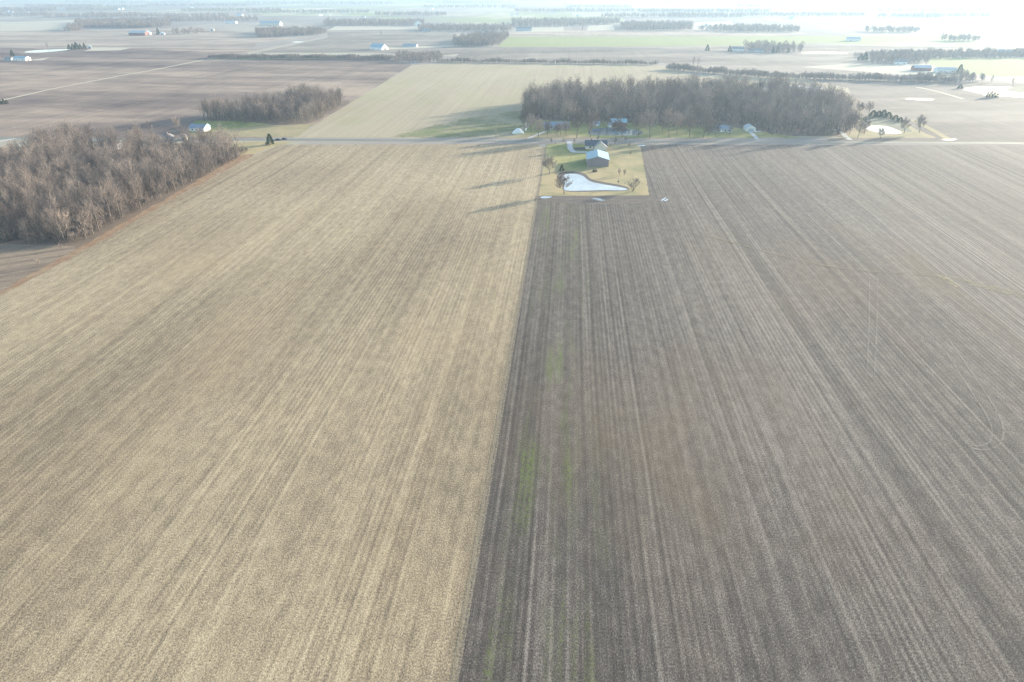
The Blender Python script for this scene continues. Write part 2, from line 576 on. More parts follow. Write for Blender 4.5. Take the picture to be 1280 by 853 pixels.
# dead grass along the wood, forest floors
sheet('forest_floor', M_LITTER, rough(px((-420, 320), (-420, 200), (20, 200), (60, 182), (310, 178), (312, 191), (212, 248.2), (99, 313.5), (92, 308), (0, 305)), 6, 0.8, rng))
sheet('forest_floor', M_LITTER, rough(px((655, 152), (700, 158), (800, 158), (870, 164), (960, 170), (1062, 171), (1085, 135), (1060, 116), (900, 114), (655, 116)), 8, 1.5, rng))
sheet('forest_floor', M_LITTER, rough(px((245, 152), (380, 155.5), (395, 151), (437, 127), (380, 122), (300, 128)), 8, 1.5, rng))
sheet('rough_grass', M_RUST, rough(px((-80, 415), (0, 364.5), (97, 310.5), (212, 246), (303, 192.5), (318, 191), (315, 195.8), (212, 251), (101, 316.5), (40, 348.5), (0, 369.5), (-60, 410)), 4, 0.7, rng))
# lawns
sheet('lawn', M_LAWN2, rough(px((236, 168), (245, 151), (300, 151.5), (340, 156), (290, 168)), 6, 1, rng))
sheet('rough_grass', M_VERGE, rough(px((225, 171.3), (250, 166), (330, 157), (384, 155.5), (396, 153), (372, 171.3)), 6, 1, rng))
sheet('lawn', M_LAWN, rough(px((270, 195), (288, 178), (372, 177), (345, 183), (318, 193)), 5, 0.5, rng))
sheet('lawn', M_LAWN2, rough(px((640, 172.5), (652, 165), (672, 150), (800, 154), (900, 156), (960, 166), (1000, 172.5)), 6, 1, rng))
sheet('rough_grass', M_VERGE, rough(px((618, 173), (640, 169.5), (690, 167), (740, 171), (740, 173)), 6, 0.4, rng))
sheet('rough_grass', M_VERGE, rough(px((1050, 172.8), (1070, 160), (1076, 147), (1100, 143), (1132, 156), (1170, 172.8)), 6, 0.8, rng))
sheet('bank', M_WATERWAY, smooth(px((1080, 153), (1088, 147), (1112, 147), (1130, 157), (1140, 165), (1122, 163))))
# the yard in the field
sheet('bare_soil', M_HEAD, rough(px((672, 244), (812, 244), (836, 252), (760, 256), (668, 252)), 4, 0.6, rng))
sheet('lawn', M_LAWN, rough(px((682.5, 180.6), (800, 180.6), (811.5, 244.5), (673, 245)), 1.2, 0.22, rng))
sheet('lawn', M_LAWN2, rough(smooth(px((684, 181), (734, 181), (734, 196), (733, 211), (720, 214), (703, 213), (697, 205), (686, 195))), 3, 0.5, rng))  # green grass, with shade of barn and house partly in its colour
sheet('shadow_mulch_patch', M_EARTHBANK, rough(px((715.5, 188), (716, 184.5), (733, 184), (733, 188)), 2, 0.2, rng))  # house's shadow and dark mulch, both put into one dark sheet
sheet('bank', M_EARTHBANK, smooth(px((696, 221), (703, 215.5), (719, 214.8), (731, 217.5), (739, 224), (756, 228), (775, 231.5), (786, 235), (783, 238.8), (757, 239.5), (708, 239.5), (703, 231))))
sheet('frozen_pond', M_ICE, smooth(px((701, 224), (706, 218.6), (718, 217.6), (728, 220), (738, 227), (755, 230.8), (774, 234), (784.5, 236.8), (778, 238.2), (756, 238), (707, 238.4), (706, 231))))
sheet('pond', M_WATER, smooth(px((737, 168.5), (740, 161.5), (760, 160.3), (790, 161.5), (803, 165), (798, 169), (770, 169.5))))
sheet('frozen_pond', M_ICE, smooth(px((1081, 160.2), (1092, 157.2), (1110, 158.6), (1127, 165.8), (1118, 167.4), (1098, 166))))
sheet('frozen_pond', M_ICE, smooth(px((1203, 111.5), (1222, 108.5), (1262, 109), (1420, 112), (1410, 124), (1250, 121), (1225, 117))))
sheet('frozen_pond', M_ICE, smooth(px((945, 113), (960, 108.5), (1000, 106.5), (1030, 109), (1022, 114), (985, 115.5))))
sheet('bank', M_WATERWAY, smooth(px((1258, 112), (1275, 107.5), (1300, 107), (1300, 115), (1270, 115.5))))
for pts in ([(675, 247), (681, 245.6), (690, 246.2), (686, 247.8), (679, 248.2)], [(739, 248.8), (745, 248.2), (752, 249), (748, 249.6)], [(745, 250.2), (752, 249.8), (757, 250.6), (751, 251)],
            [(826, 250.6), (831, 247.4), (832.5, 247.6), (828.5, 251)], [(830, 251.3), (834, 248.9), (835.5, 249), (832.5, 251.6)],
            [(796, 182.4), (804, 181.2), (807, 182.3), (801, 183.3)], [(675, 182.2), (682, 181.4), (681, 182.8)],
            [(1177, 175), (1183, 173.6), (1196, 174), (1190, 175.9)], [(512, 79), (516, 77.3), (523, 78), (520, 79.6)], [(364, 52.8), (372, 52), (381, 52.6), (372, 53.6)],
            [(1000, 66.2), (1020, 65.2), (1060, 66), (1040, 67.6)], [(30, 65.5), (45, 63), (84, 61.6), (84, 63), (50, 66)], [(1036, 116.5), (1042, 115.5), (1054, 117), (1046, 118)],
            [(813, 34.5), (820, 33.6), (826, 34.4)], [(1132, 124), (1140, 123), (1168, 124.5), (1155, 126)]):
    sheet('puddle', M_PUDDLE, smooth(px(*pts), 4))

def worn_mat(name, col, amt, sc=0.5):
    t = NT(name)
    c = t.coords(0)
    t.done(col)
    tr = t.n('ShaderNodeBsdfTransparent')
    mx = t.n('ShaderNodeMixShader')
    t.link(t.math('MULTIPLY', t.remap(t.noise(c, (sc, sc, 1), 5.0, 0.8, 4), 0.38, 0.60), amt), mx.inputs[0])
    t.link(tr.outputs[0], mx.inputs[1])
    t.link(t.b.outputs[0], mx.inputs[2])
    out = [q for q in t.t.nodes if q.type == 'OUTPUT_MATERIAL'][0]
    t.link(mx.outputs[0], out.inputs['Surface'])
    return t.m


M_WORN = worn_mat('wheel worn soil', (0.36, 0.32, 0.265), 0.5)
M_WORNDITCH = worn_mat('silted ditch soil', (0.27, 0.22, 0.15), 0.6, 0.12)
M_WORNGREEN = worn_mat('thin grass in the wash', (0.31, 0.265, 0.17), 0.65, 0.2)
M_WORNSTRAW = worn_mat('dead grass in the wash', (0.40, 0.33, 0.20), 0.8, 0.35)
# roads, lanes and drives
LEVEL[0] += 0.004
ra, rb = G(366, 174.6), G(1280, 179.4)
dirv = (rb - ra).normalized()
rl = [ra - dirv * 330, ra, rb, rb + dirv * 500]
LEVEL[0] += 0.004
struct('road_verge', ribbon(rl, 8.5, LEVEL[0]), M_VERGE)
LEVEL[0] += 0.006
struct('road', ribbon(rl, 5.6, LEVEL[0]), M_ASPHALT)
LEVEL[0] += 0.004
struct('lane_marking', ribbon(rl, 0.14, LEVEL[0]), M_PAINT)
for nm, mt, w, pts in (
        ('gravel_road', M_GRAVEL, 6.0, [(-60, 188), (0, 177), (20, 173.5)]),
        ('farm_lane', M_LANE, 5.0, [(-60, 140), (10, 124), (70, 110.5), (140, 97), (200, 86), (255, 75)]),
        ('driveway', M_CONCRETE, 4.2, [(711.5, 177), (712.3, 181), (713, 186), (717, 190.2)]),
        ('driveway', M_CONCRETE, 4.2, [(714, 189.9), (722, 190.5), (734, 190.3)]),
        ('driveway', M_GRAVEL, 3.2, [(660, 173.6), (668, 170), (677, 166.5), (690, 161)]),
        ('driveway', M_CONCRETE, 3.4, [(947, 175), (943, 170), (939, 166), (937, 163)]),
        ('driveway', M_GRAVEL, 4.0, [(1063, 175.4), (1056, 170), (1052, 166), (1041, 162)]),
        ('farm_lane', M_LANE, 5.0, [(1145, 109), (1160, 112), (1180, 117), (1204, 124)]),
        ('grass_strip', M_VERGE, 6.0, [(1140, 150), (1160, 160), (1185, 174)]),
        ('waterway', M_WORNDITCH, 2.0, [(880, 294), (920, 305), (960, 316), (1010, 328), (1060, 337), (1120, 342), (1180, 347)]),
        ('waterway', M_WORNGREEN, 6.0, [(1172, 345), (1230, 358), (1280, 371), (1340, 390)]),
        ('waterway', M_WORNSTRAW, 3.0, [(1176, 345), (1190, 354), (1199, 360)]),
):
    LEVEL[0] += 0.0012
    struct(nm, ribbon(px(*pts), w, LEVEL[0]), mt)


M_STRAWEDGE = worn_mat('scattered straw', (0.31, 0.265, 0.195), 0.8, 2.4)
LEVEL[0] += 0.0012
struct('straw_scatter', ribbon(px((683, 181.5), (672, 245), (641, 427), (602, 654), (568, 853), (545, 1000)), 1.5, LEVEL[0]), M_STRAWEDGE)
M_GREENFLUSH = worn_mat('thin green growth', (0.17, 0.23, 0.07), 0.5, 0.02)
LEVEL[0] += 0.0012
struct('green_growth', poly(rough(px((490, 171.5), (540, 158), (590, 147), (655, 138), (655, 158), (640, 168), (580, 171.5)), 8, 2, rng), LEVEL[0]), M_GREENFLUSH)
for pts in ([(1087, 343), (1086, 400), (1084, 470)], [(1097, 343), (1096, 400), (1093, 470)],
            [(1186, 425), (1224, 480), (1246, 515), (1254, 538), (1249, 556), (1232, 563), (1215, 561)],
            [(1182, 440), (1214, 490), (1232, 518), (1240, 538), (1237, 552), (1226, 558), (1212, 557)]):
    LEVEL[0] += 0.0012
    struct('tyre_track', ribbon(px(*pts), 0.55, LEVEL[0], 14), M_WORN)

# ------------------------------------------------------------------ haze
bm = bmesh.new()
add_box(bm, -S - 200, S + 200, -2200, S + 200, -1.2, 116.0)
hz = struct('haze', bm, None, 'stuff')
hm = bpy.data.materials.new('winter haze')
hm.use_nodes = True
ht = hm.node_tree
for q in list(ht.nodes):
    if q.type != 'OUTPUT_MATERIAL':
        ht.nodes.remove(q)
pv = ht.nodes.new('ShaderNodeVolumePrincipled')
pv.inputs['Color'].default_value = (*HAZE_COLOR, 1)
pv.inputs['Density'].default_value = HAZE_DENSITY
pv.inputs['Anisotropy'].default_value = HAZE_ANISO
ht.links.new(pv.outputs[0], [q for q in ht.nodes if q.type == 'OUTPUT_MATERIAL'][0].inputs['Volume'])
hz.data.materials.clear()
hz.data.materials.append(hm)


# ------------------------------------------------------------------ trees
def blade(bm, p, d, ln, w, r, mi=0):
    side = Vector((r.gauss(0, 1), r.gauss(0, 1), r.gauss(0, 0.5)))
    side = d.cross(side)
    if side.length < 1e-4:
        return
    side = side.normalized() * w / 2
    f = bm.faces.new((bm.verts.new(p - side), bm.verts.new(p + side), bm.verts.new(p + d * ln)))
    f.material_index = mi


def bent(p, d, ln, r, seg=3, up=0.25, wob=0.18):
    pts = [p.copy()]
    for i in range(seg):
        d = (d + Vector((r.gauss(0, wob), r.gauss(0, wob), r.gauss(0, wob) * 0.5 + up / seg))).normalized()
        p = p + d * ln / seg
        pts.append(p)
    return pts, d


def bare_tree_meshes(r, h, spread, limbs, low=0.25, subs=6, twigs=7, stems=1, tw=0.047, lm=1.0):
    """trunk and crown of one leafless tree"""
    tb, cb = bmesh.new(), bmesh.new()
    for st in range(stems):
        d0 = Vector((r.gauss(0, 0.05 if stems == 1 else 0.4), r.gauss(0, 0.05 if stems == 1 else 0.4), 1)).normalized()
        trunk, dT = bent(Vector((0, 0, -0.2)), d0, h * 0.72, r, 6, 0.1, 0.07)
        r0 = h * 0.019 / math.sqrt(stems)
        rad = [r0 * (1.25 - 1.05 * i / 6) for i in range(7)]
        add_tube(tb, trunk, rad, 6)
        for k in range(max(3, limbs // stems)):
            f = low + (1 - low) * (k + r.random()) / max(3, limbs // stems)
            i = min(5, int(f * 6))
            p = trunk[i].lerp(trunk[i + 1], f * 6 - i)
            a = k * 2.4 + r.random()
            tilt = (0.95 - 0.55 * f) * spread
            d = Vector((math.cos(a) * math.sin(tilt), math.sin(a) * math.sin(tilt), math.cos(tilt)))
            ln = lm * h * (0.46 - 0.16 * f) * r.uniform(0.8, 1.15)
            limb, d = bent(p, d, ln, r, 4, 0.35, 0.14)
            lr = r0 * 0.42 * (1.1 - 0.5 * f)
            add_tube(tb, limb, [lr, lr * 0.75, lr * 0.5, lr * 0.32, lr * 0.12], 4)
            for j in range(subs):
                g = 0.25 + 0.75 * (j + r.random()) / subs
                q = min(3, int(g * 4))
                p2 = limb[q].lerp(limb[q + 1], g * 4 - q)
                dd = (d + Vector((r.gauss(0, 0.55), r.gauss(0, 0.55), r.gauss(0.15, 0.4)))).normalized()
                l2 = ln * r.uniform(0.3, 0.55)
                br, d2 = bent(p2, dd, l2, r, 2, 0.3, 0.2)
                add_tube(cb, br, [lr * 0.34, lr * 0.2, lr * 0.08], 3)
                for m in range(twigs):
                    g2 = r.uniform(0.15, 1.0)
                    q2 = min(1, int(g2 * 2))
                    p3 = br[q2].lerp(br[q2 + 1], g2 * 2 - q2)
                    d3 = (d2 + Vector((r.gauss(0, 0.6), r.gauss(0, 0.6), r.gauss(0.25, 0.45)))).normalized()
                    l3 = r.uniform(0.9, 2.0) * h / 18
                    blade(cb, p3, d3, l3, tw, r)
                    for s in range(3):
                        d4 = (d3 + Vector((r.gauss(0, 0.6), r.gauss(0, 0.6), r.gauss(0.1, 0.5)))).normalized()
                        blade(cb, p3 + d3 * l3 * r.uniform(0.2, 0.8), d4, l3 * r.uniform(0.4, 0.8), tw * 0.7, r)
    return tb, cb


def mesh_only(name, bm, mats):
    me = bpy.data.meshes.new(name)
    bm.to_mesh(me)
    bm.free()
    for m in mats:
        me.materials.append(m)
    return me


VARIANTS = []
r = random.Random(21)
for i in range(7):
    tb, cb = bare_tree_meshes(r, 18.0, r.uniform(0.75, 1.05), 12, 0.14 + 0.14 * r.random())
    VARIANTS.append((mesh_only('trunk', tb, [M_BARK]), mesh_only('crown', cb, [M_TWIG])))
OPEN = []      # broad crowned trees that stand on lawns
for i in range(3):
    tb, cb = bare_tree_meshes(r, 15.0, 1.35, 17, 0.3, 9, 10, 1, 0.105, 1.2)
    OPEN.append((mesh_only('trunk', tb, [M_BARK]), mesh_only('crown', cb, [M_TWIG])))
SHRUB = []
for i in range(3):
    tb, cb = bare_tree_meshes(r, 5.0, 0.8, 18, 0.15, 5, 6, 6, 0.06)
    SHRUB.append((mesh_only('stem', tb, [M_BARK]), mesh_only('twigs', cb, [M_RUSTTWIG if i == 2 else M_TWIG])))


def place(var, name, loc, sc, label, cat, group=None, parts=('trunk', 'crown'), rz=None):
    t = thing(name, label, cat, loc, rng.uniform(0, 6.28) if rz is None else rz, group)
    t.scale = sc if isinstance(sc, (tuple, list)) else (sc, sc, sc * rng.uniform(0.92, 1.1))
    for nm, me in zip(parts, var):
        o = bpy.data.objects.new(nm, me)
        C.objects.link(o)
        o.parent = t
    return t


def inside(p, pg):
    c = False
    j = len(pg) - 1
    for i in range(len(pg)):
        a, b = pg[i], pg[j]
        if (a[1] > p[1]) != (b[1] > p[1]) and p[0] < (b[0] - a[0]) * (p[1] - a[1]) / (b[1] - a[1]) + a[0]:
            c = not c
        j = i
    return c


def scatter(pg, step, r, jit=0.42):
    xs, ys = [p[0] for p in pg], [p[1] for p in pg]
    out = []
    y = min(ys)
    row = 0
    while y < max(ys):
        x = min(xs) + (step / 2 if row % 2 else 0)
        while x < max(xs):
            p = Vector((x + r.uniform(-jit, jit) * step, y + r.uniform(-jit, jit) * step, 0))
            if inside(p, pg):
                out.append(p)
            x += step
        y += step * 0.87
        row += 1
    return out


# one-mesh trees for the masses nobody could count
def joined(name, var):
    bm = bmesh.new()
    bm.from_mesh(var[0])
    k = len(bm.faces)
    bm.from_mesh(var[1])
    bm.faces.ensure_lookup_table()
    for f in bm.faces[k:]:
        f.material_index = 1
    me = bpy.data.meshes.new(name)
    bm.to_mesh(me)
    bm.free()
    me.materials.append(var[0].materials[0])
    me.materials.append(var[1].materials[0])
    return me


WOODKIT = bpy.data.collections.new('tree kit')
for i, v in enumerate(VARIANTS):
    WOODKIT.objects.link(bpy.data.objects.new('kit_tree', joined('wood_tree', v)))
FARKIT = bpy.data.collections.new('far tree kit')
for i in range(5):
    bm = bmesh.new()
    hgt = 16.0
    add_tube(bm, [Vector((0, 0, -0.2)), Vector((0, 0, hgt * 0.6))], [0.35, 0.1], 4)
    wdt = r.uniform(3.2, 4.6)
    for k in range(420):
        f = r.random()
        a = r.uniform(0, 6.28)
        rr = wdt * math.sqrt(r.random()) * math.sqrt(max(0.05, 1 - (2 * f - 0.9) ** 2))
        p = Vector((math.cos(a) * rr, math.sin(a) * rr, hgt * (0.18 + 0.62 * f)))
        d = Vector((math.cos(a) * rr * 0.22, math.sin(a) * rr * 0.22, 0.9)) + Vector((r.gauss(0, 0.4), r.gauss(0, 0.4), 0))
        blade(bm, p, d.normalized(), r.uniform(1.6, 3.4), 0.17, r)
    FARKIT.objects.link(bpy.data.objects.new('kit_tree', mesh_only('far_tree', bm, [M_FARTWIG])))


def gn_group(col):
    g = bpy.data.node_groups.new('scatter trees', 'GeometryNodeTree')
    g.interface.new_socket('Geometry', in_out='INPUT', socket_type='NodeSocketGeometry')
    g.interface.new_socket('Geometry', in_out='OUTPUT', socket_type='NodeSocketGeometry')
    gi, go = g.nodes.new('NodeGroupInput'), g.nodes.new('NodeGroupOutput')
    ip = g.nodes.new('GeometryNodeInstanceOnPoints')
    ci = g.nodes.new('GeometryNodeCollectionInfo')
    ci.inputs['Collection'].default_value = col
    ci.inputs['Separate Children'].default_value = True
    ci.inputs['Reset Children'].default_value = True
    na = g.nodes.new('GeometryNodeInputNamedAttribute')
    na.data_type = 'FLOAT_VECTOR'
    na.inputs['Name'].default_value = 'size'
    rv = g.nodes.new('FunctionNodeRandomValue')
    rv.data_type = 'FLOAT_VECTOR'
    rv.inputs[0].default_value = (0, 0, 0)
    rv.inputs[1].default_value = (0, 0, 6.283)
    ri = g.nodes.new('FunctionNodeRandomValue')
    ri.data_type = 'INT'
    ri.inputs[4].default_value = 0
    ri.inputs[5].default_value = 50
    ip.inputs['Pick Instance'].default_value = True
    L = g.links.new
    L(gi.outputs[0], ip.inputs['Points'])
    L(ci.outputs[0], ip.inputs['Instance'])
    L([o for o in ri.outputs if o.type == 'INT'][0], ip.inputs['Instance Index'])
    L(rv.outputs[0], ip.inputs['Rotation'])
    L([o for o in na.outputs if o.name == 'Attribute'][0], ip.inputs['Scale'])
    L(ip.outputs[0], go.inputs[0])
    return g


GN_WOOD, GN_FAR = gn_group(WOODKIT), gn_group(FARKIT)


def mass(name, pts, gn, lo, hi, label, r):
    me = bpy.data.meshes.new(name)
    me.from_pydata([tuple(p) for p in pts], [], [])
    at = me.attributes.new('size', 'FLOAT_VECTOR', 'POINT')
    for i in range(len(pts)):
        s = lo + (hi - lo) * (0.55 * r.random() + 0.45 * (0.5 + 0.5 * math.sin(pts[i].x * 0.11 + 2 * math.sin(pts[i].y * 0.05))))
        at.data[i].vector = (s * r.uniform(0.9, 1.15), s * r.uniform(0.9, 1.15), s)
    o = bpy.data.objects.new(name, me)
    C.objects.link(o)
    o['kind'] = 'stuff'
    o['label'] = label
    m = o.modifiers.new('scatter', 'NODES')
    m.node_group = gn
    return o


# --- the wood left of the stubble
def edge_gap(p):
    return (p.y - 430) / 85 if p.x > -250 else (p.y - 430) / 160


r = random.Random(5)
WL = [Vector(p) for p in px((-150, 300), (96, 305), (205, 247), (312, 190.5), (296, 186), (200, 187), (110, 180), (50, 185), (10, 203), (-260, 215))]
pts = scatter(WL, 6.6, r)
# towards the lawn at its right end the wood thins out
pts = [p for p in pts if not (p.y > 430 and edge_gap(p) > r.random() * 2.4)]
edge_a, edge_b = G(96, 305), G(312, 190.5)


def edge_dist(p, a, b):
    d = (b - a).normalized()
    return abs((p - a).x * d.y - (p - a).y * d.x)


def on_screen(p):
    v = Vector((p.x, p.y, 9 - CAM_H))
    z = v.y * math.cos(PITCH) - v.z * math.sin(PITCH)
    return z > 0 and abs(v.x / z * FPX) < 650


vis = sorted([p for p in pts if on_screen(p)], key=lambda p: min(edge_dist(p, edge_a, edge_b) * 1.0, (p.y - 318) * 1.0) + 0.12 * p.y)
near, rest = vis[:165], vis[165:] + [p for p in pts if not on_screen(p)]
for p in near:
    place(rng.choice(VARIANTS), 'bare_tree', p, rng.choice((0.55, 0.72, 0.85, 0.95, 1.1)) * rng.uniform(0.9, 1.1), 'leafless grey-brown tree in the dense wood along the left edge of the stubble field', 'tree',
          'trees of the wood beside the stubble field')
mass('woodland', rest, GN_WOOD, 0.55, 1.12, 'inner trees of the dense leafless wood left of the stubble field', r)
# a few scraggly trees by the farmstead behind it
for x, y, s, lab in ((222, 166, 1.0, 'round pinkish leafless tree beside the pale blue house roof behind the left wood'), (190, 175, 0.95, 'pale scraggly leafless tree at the back of the left wood near the road'),
                     (252, 184, 0.95, 'tall thin leafless tree on the lawn edge behind the left wood'), (276, 186, 0.9, 'slender leafless tree where the left wood meets the green lawn')):
    place(rng.choice(OPEN if s == 1.0 else VARIANTS), 'bare_tree', G(x, y), s * 0.8, lab, 'tree')

# --- the spinney on the far side of the road at left
WS = [Vector(p) for p in px((252, 152), (300, 154), (380, 155.5), (394, 151), (434, 128), (390, 124), (355, 130), (330, 138), (262, 146))]
mass('spinney', scatter(WS, 6.6, r), GN_WOOD, 0.5, 1.1, 'narrow leafless spinney reaching to the corner of the far stubble field', r)

# --- the wood behind the farm yard
WR = [Vector(p) for p in px((657, 150), (690, 151), (735, 156), (800, 155), (850, 162), (885, 160), (905, 155), (955, 162), (960, 170), (1050, 170.5), (1066, 163), (1062, 152), (1060, 142), (1040, 131), (1005, 122), (950, 117), (900, 116), (780, 119), (690, 124), (657, 133))]
pts = scatter(WR, 8.3, r)


def gap(p):
    return math.sin(p.x * 0.083 + 1.7 * math.sin(p.y * 0.041)) + math.sin(p.y * 0.097 + 1.3 * math.sin(p.x * 0.037)) + r.gauss(0, 0.35)


pts = [p for p in pts if gap(p) > -1.25 and not (p.y < 690 and r.random() < 0.3)]
pts.sort(key=lambda p: p.y + r.uniform(0, 30))
near = pts[:75]
for p in near:
    place(rng.choice(VARIANTS), 'bare_tree', p, rng.uniform(0.85, 1.15), 'leafless tree at the front of the large hazy wood behind the road', 'tree', 'front trees of the wood behind the road')
mass('woodland', pts[75:], GN_WOOD, 0.7, 1.4, 'hazy leafless wood filling the ground behind the farm yard and the road', r)
for x, y, s in ((664, 165.5, .75), (673, 171.5, .8), (684, 172, .6), (696, 170, .5), (700.5, 169, .55), (708, 170, .6), (690, 155.5, 1.05), (707, 155, 1.1), (721, 172.5, 1.05), (738, 171.5, 1.0), (770, 172, .75), (778, 172.3, .6),
                (798, 171, .85), (812, 172.8, 1.1), (836, 172, 1.1), (846, 168, .9), (862, 171, .9), (879, 173, 1.0), (884, 172.8, .6), (895, 172, .6), (912, 169, .9), (828, 164, .9), (872, 160, 0.9), (660, 158, 1.0), (667, 155, 1.0), (655, 161, .8)):
    place(rng.choice(OPEN), 'bare_tree', G(x, y), s * 1.2, 'broad leafless tree on the green lawns between the road and the hazy wood', 'tree', 'lawn trees along the far side of the road')
for x, y, s, lab in ((1072, 173, .9, 'tall leafless tree on tan grass left of the icy roadside pond'), (1062, 168, 1.0, 'leafless tree beside the curved gravel drive near the icy pond'),
                     (1046, 146, 0.85, 'leafless tree on the sloping right shoulder of the hazy wood'), (1058, 140, 0.7, 'small leafless tree at the upper right tail of the hazy wood'),
                     (1074, 143, 0.75, 'leafless tree left of the evergreens on the pond crest'), (1086, 143.5, 0.7, 'low leafless tree among the evergreens on the pond crest'),
                     (1068, 160, 0.85, 'leafless tree at the left end of the icy roadside pond'), (1080, 168, 0.8, 'leafless tree on the front bank of the icy roadside pond'),
                     (1100, 174, .55, 'thin leafless sapling between the icy pond and the road'), (1130, 167, .75, 'spreading leafless tree at the right tip of the icy roadside pond'),
                     (1149, 166, .85, 'lone leafless tree on the tan bank furthest right of the roadside pond')):
    place(rng.choice(OPEN), 'bare_tree', G(x, y), s, lab, 'tree')

# --- the yard's own trees
for k, (x, y, s, lab) in enumerate(((687, 218, 0.66, 'leafless tree left of the frozen yard pond throwing a long shadow'), (705, 242.5, 0.68, 'leafless tree on the near bank of the frozen yard pond'))):
    place(OPEN[k], 'bare_tree', G(x, y), (s * 1.35, s * 1.35, s * 1.05), lab, 'tree')
place(SHRUB[0], 'bare_shrub', G(791, 239.5), (2.7, 2.7, 1.6), 'wide many-stemmed leafless shrub at the right tip of the frozen yard pond', 'shrub', None, ('stem', 'twigs'))
for x, y, s, v, lab in ((774.5, 219, 0.9, 1, 'left one of two small leafless bushes on the tan lawn above the pond'), (780, 219.5, 0.8, 1, 'right one of two small leafless bushes on the tan lawn above the pond'),
                        (786.5, 184.5, 0.7, 2, 'rusty round bush by the right corner of the yard near the road'), (697, 228, 0.6, 2, 'rusty bush overhanging the left bank of the frozen yard pond'),
                        (699.5, 234, 0.5, 2, 'low rusty bush on the left bank nearest the pond tree'), (689, 179, 0.8, 0, 'left one of two small bare saplings by the road in the yard'),
                        (704.5, 179, 0.8, 0, 'right one of two small bare saplings by the road left of the driveway'), (718, 179, 0.7, 0, 'bare sapling just right of the driveway mouth'),
                        (769, 180.5, 1.0, 0, 'bare bush right of the dark-roofed house by the road'), (782, 178, 0.9, 0, 'bare bush on the road verge right of the house'),
                        (747, 176.5, 0.9, 0, 'bare bush behind the dark-roofed house by the road'), (788, 194, 0.5, 2, 'low brown bush alone on the right side of the tan lawn'),
                        (762, 183, .45, 2, 'tiny brown bush beside the right corner of the house'), (88, 304, 0.7, 1, 'pale scraggly bush where the left wood ends at the stubble'), (77, 312, 0.6, 1, 'small pale bush on the rusty grass strip beyond the wood corner'), (48, 334, 0.8, 1, 'pale stump-like bush nearest on the rusty strip of the left field')):
    place(SHRUB[v], 'bare_shrub', G(x, y), s, lab, 'shrub', None, ('stem', 'twigs'))


# --- evergreens
def conifer(r, h, w, n):
    tb, cb = bmesh.new(), bmesh.new()
    add_tube(tb, [Vector((0, 0, -0.2)), Vector((0, 0, h * 0.5)), Vector((0, 0, h * 0.95))], [h * 0.02, h * 0.014, h * 0.003], 6)
    for k in range(n):
        f = r.random() ** 1.3
        a = r.uniform(0, 6.28)
        lim = w * (1 - f) ** 0.75 * (0.86 + 0.2 * math.sin(a * 3 + f * 13) + r.uniform(-0.12, 0.14))
        rr = lim * math.sqrt(r.uniform(0.25, 1))
        p = Vector((math.cos(a) * rr, math.sin(a) * rr, h * (0.07 + 0.9 * f)))
        d = Vector((math.cos(a), math.sin(a), r.uniform(-0.5, 0.35))).normalized()
        blade(cb, p, d, r.uniform(0.5, 1.1) * h / 9, 0.34 * h / 9, r)
    return mesh_only('trunk', tb, [M_BARK]), mesh_only('foliage', cb, [M_NEEDLE])


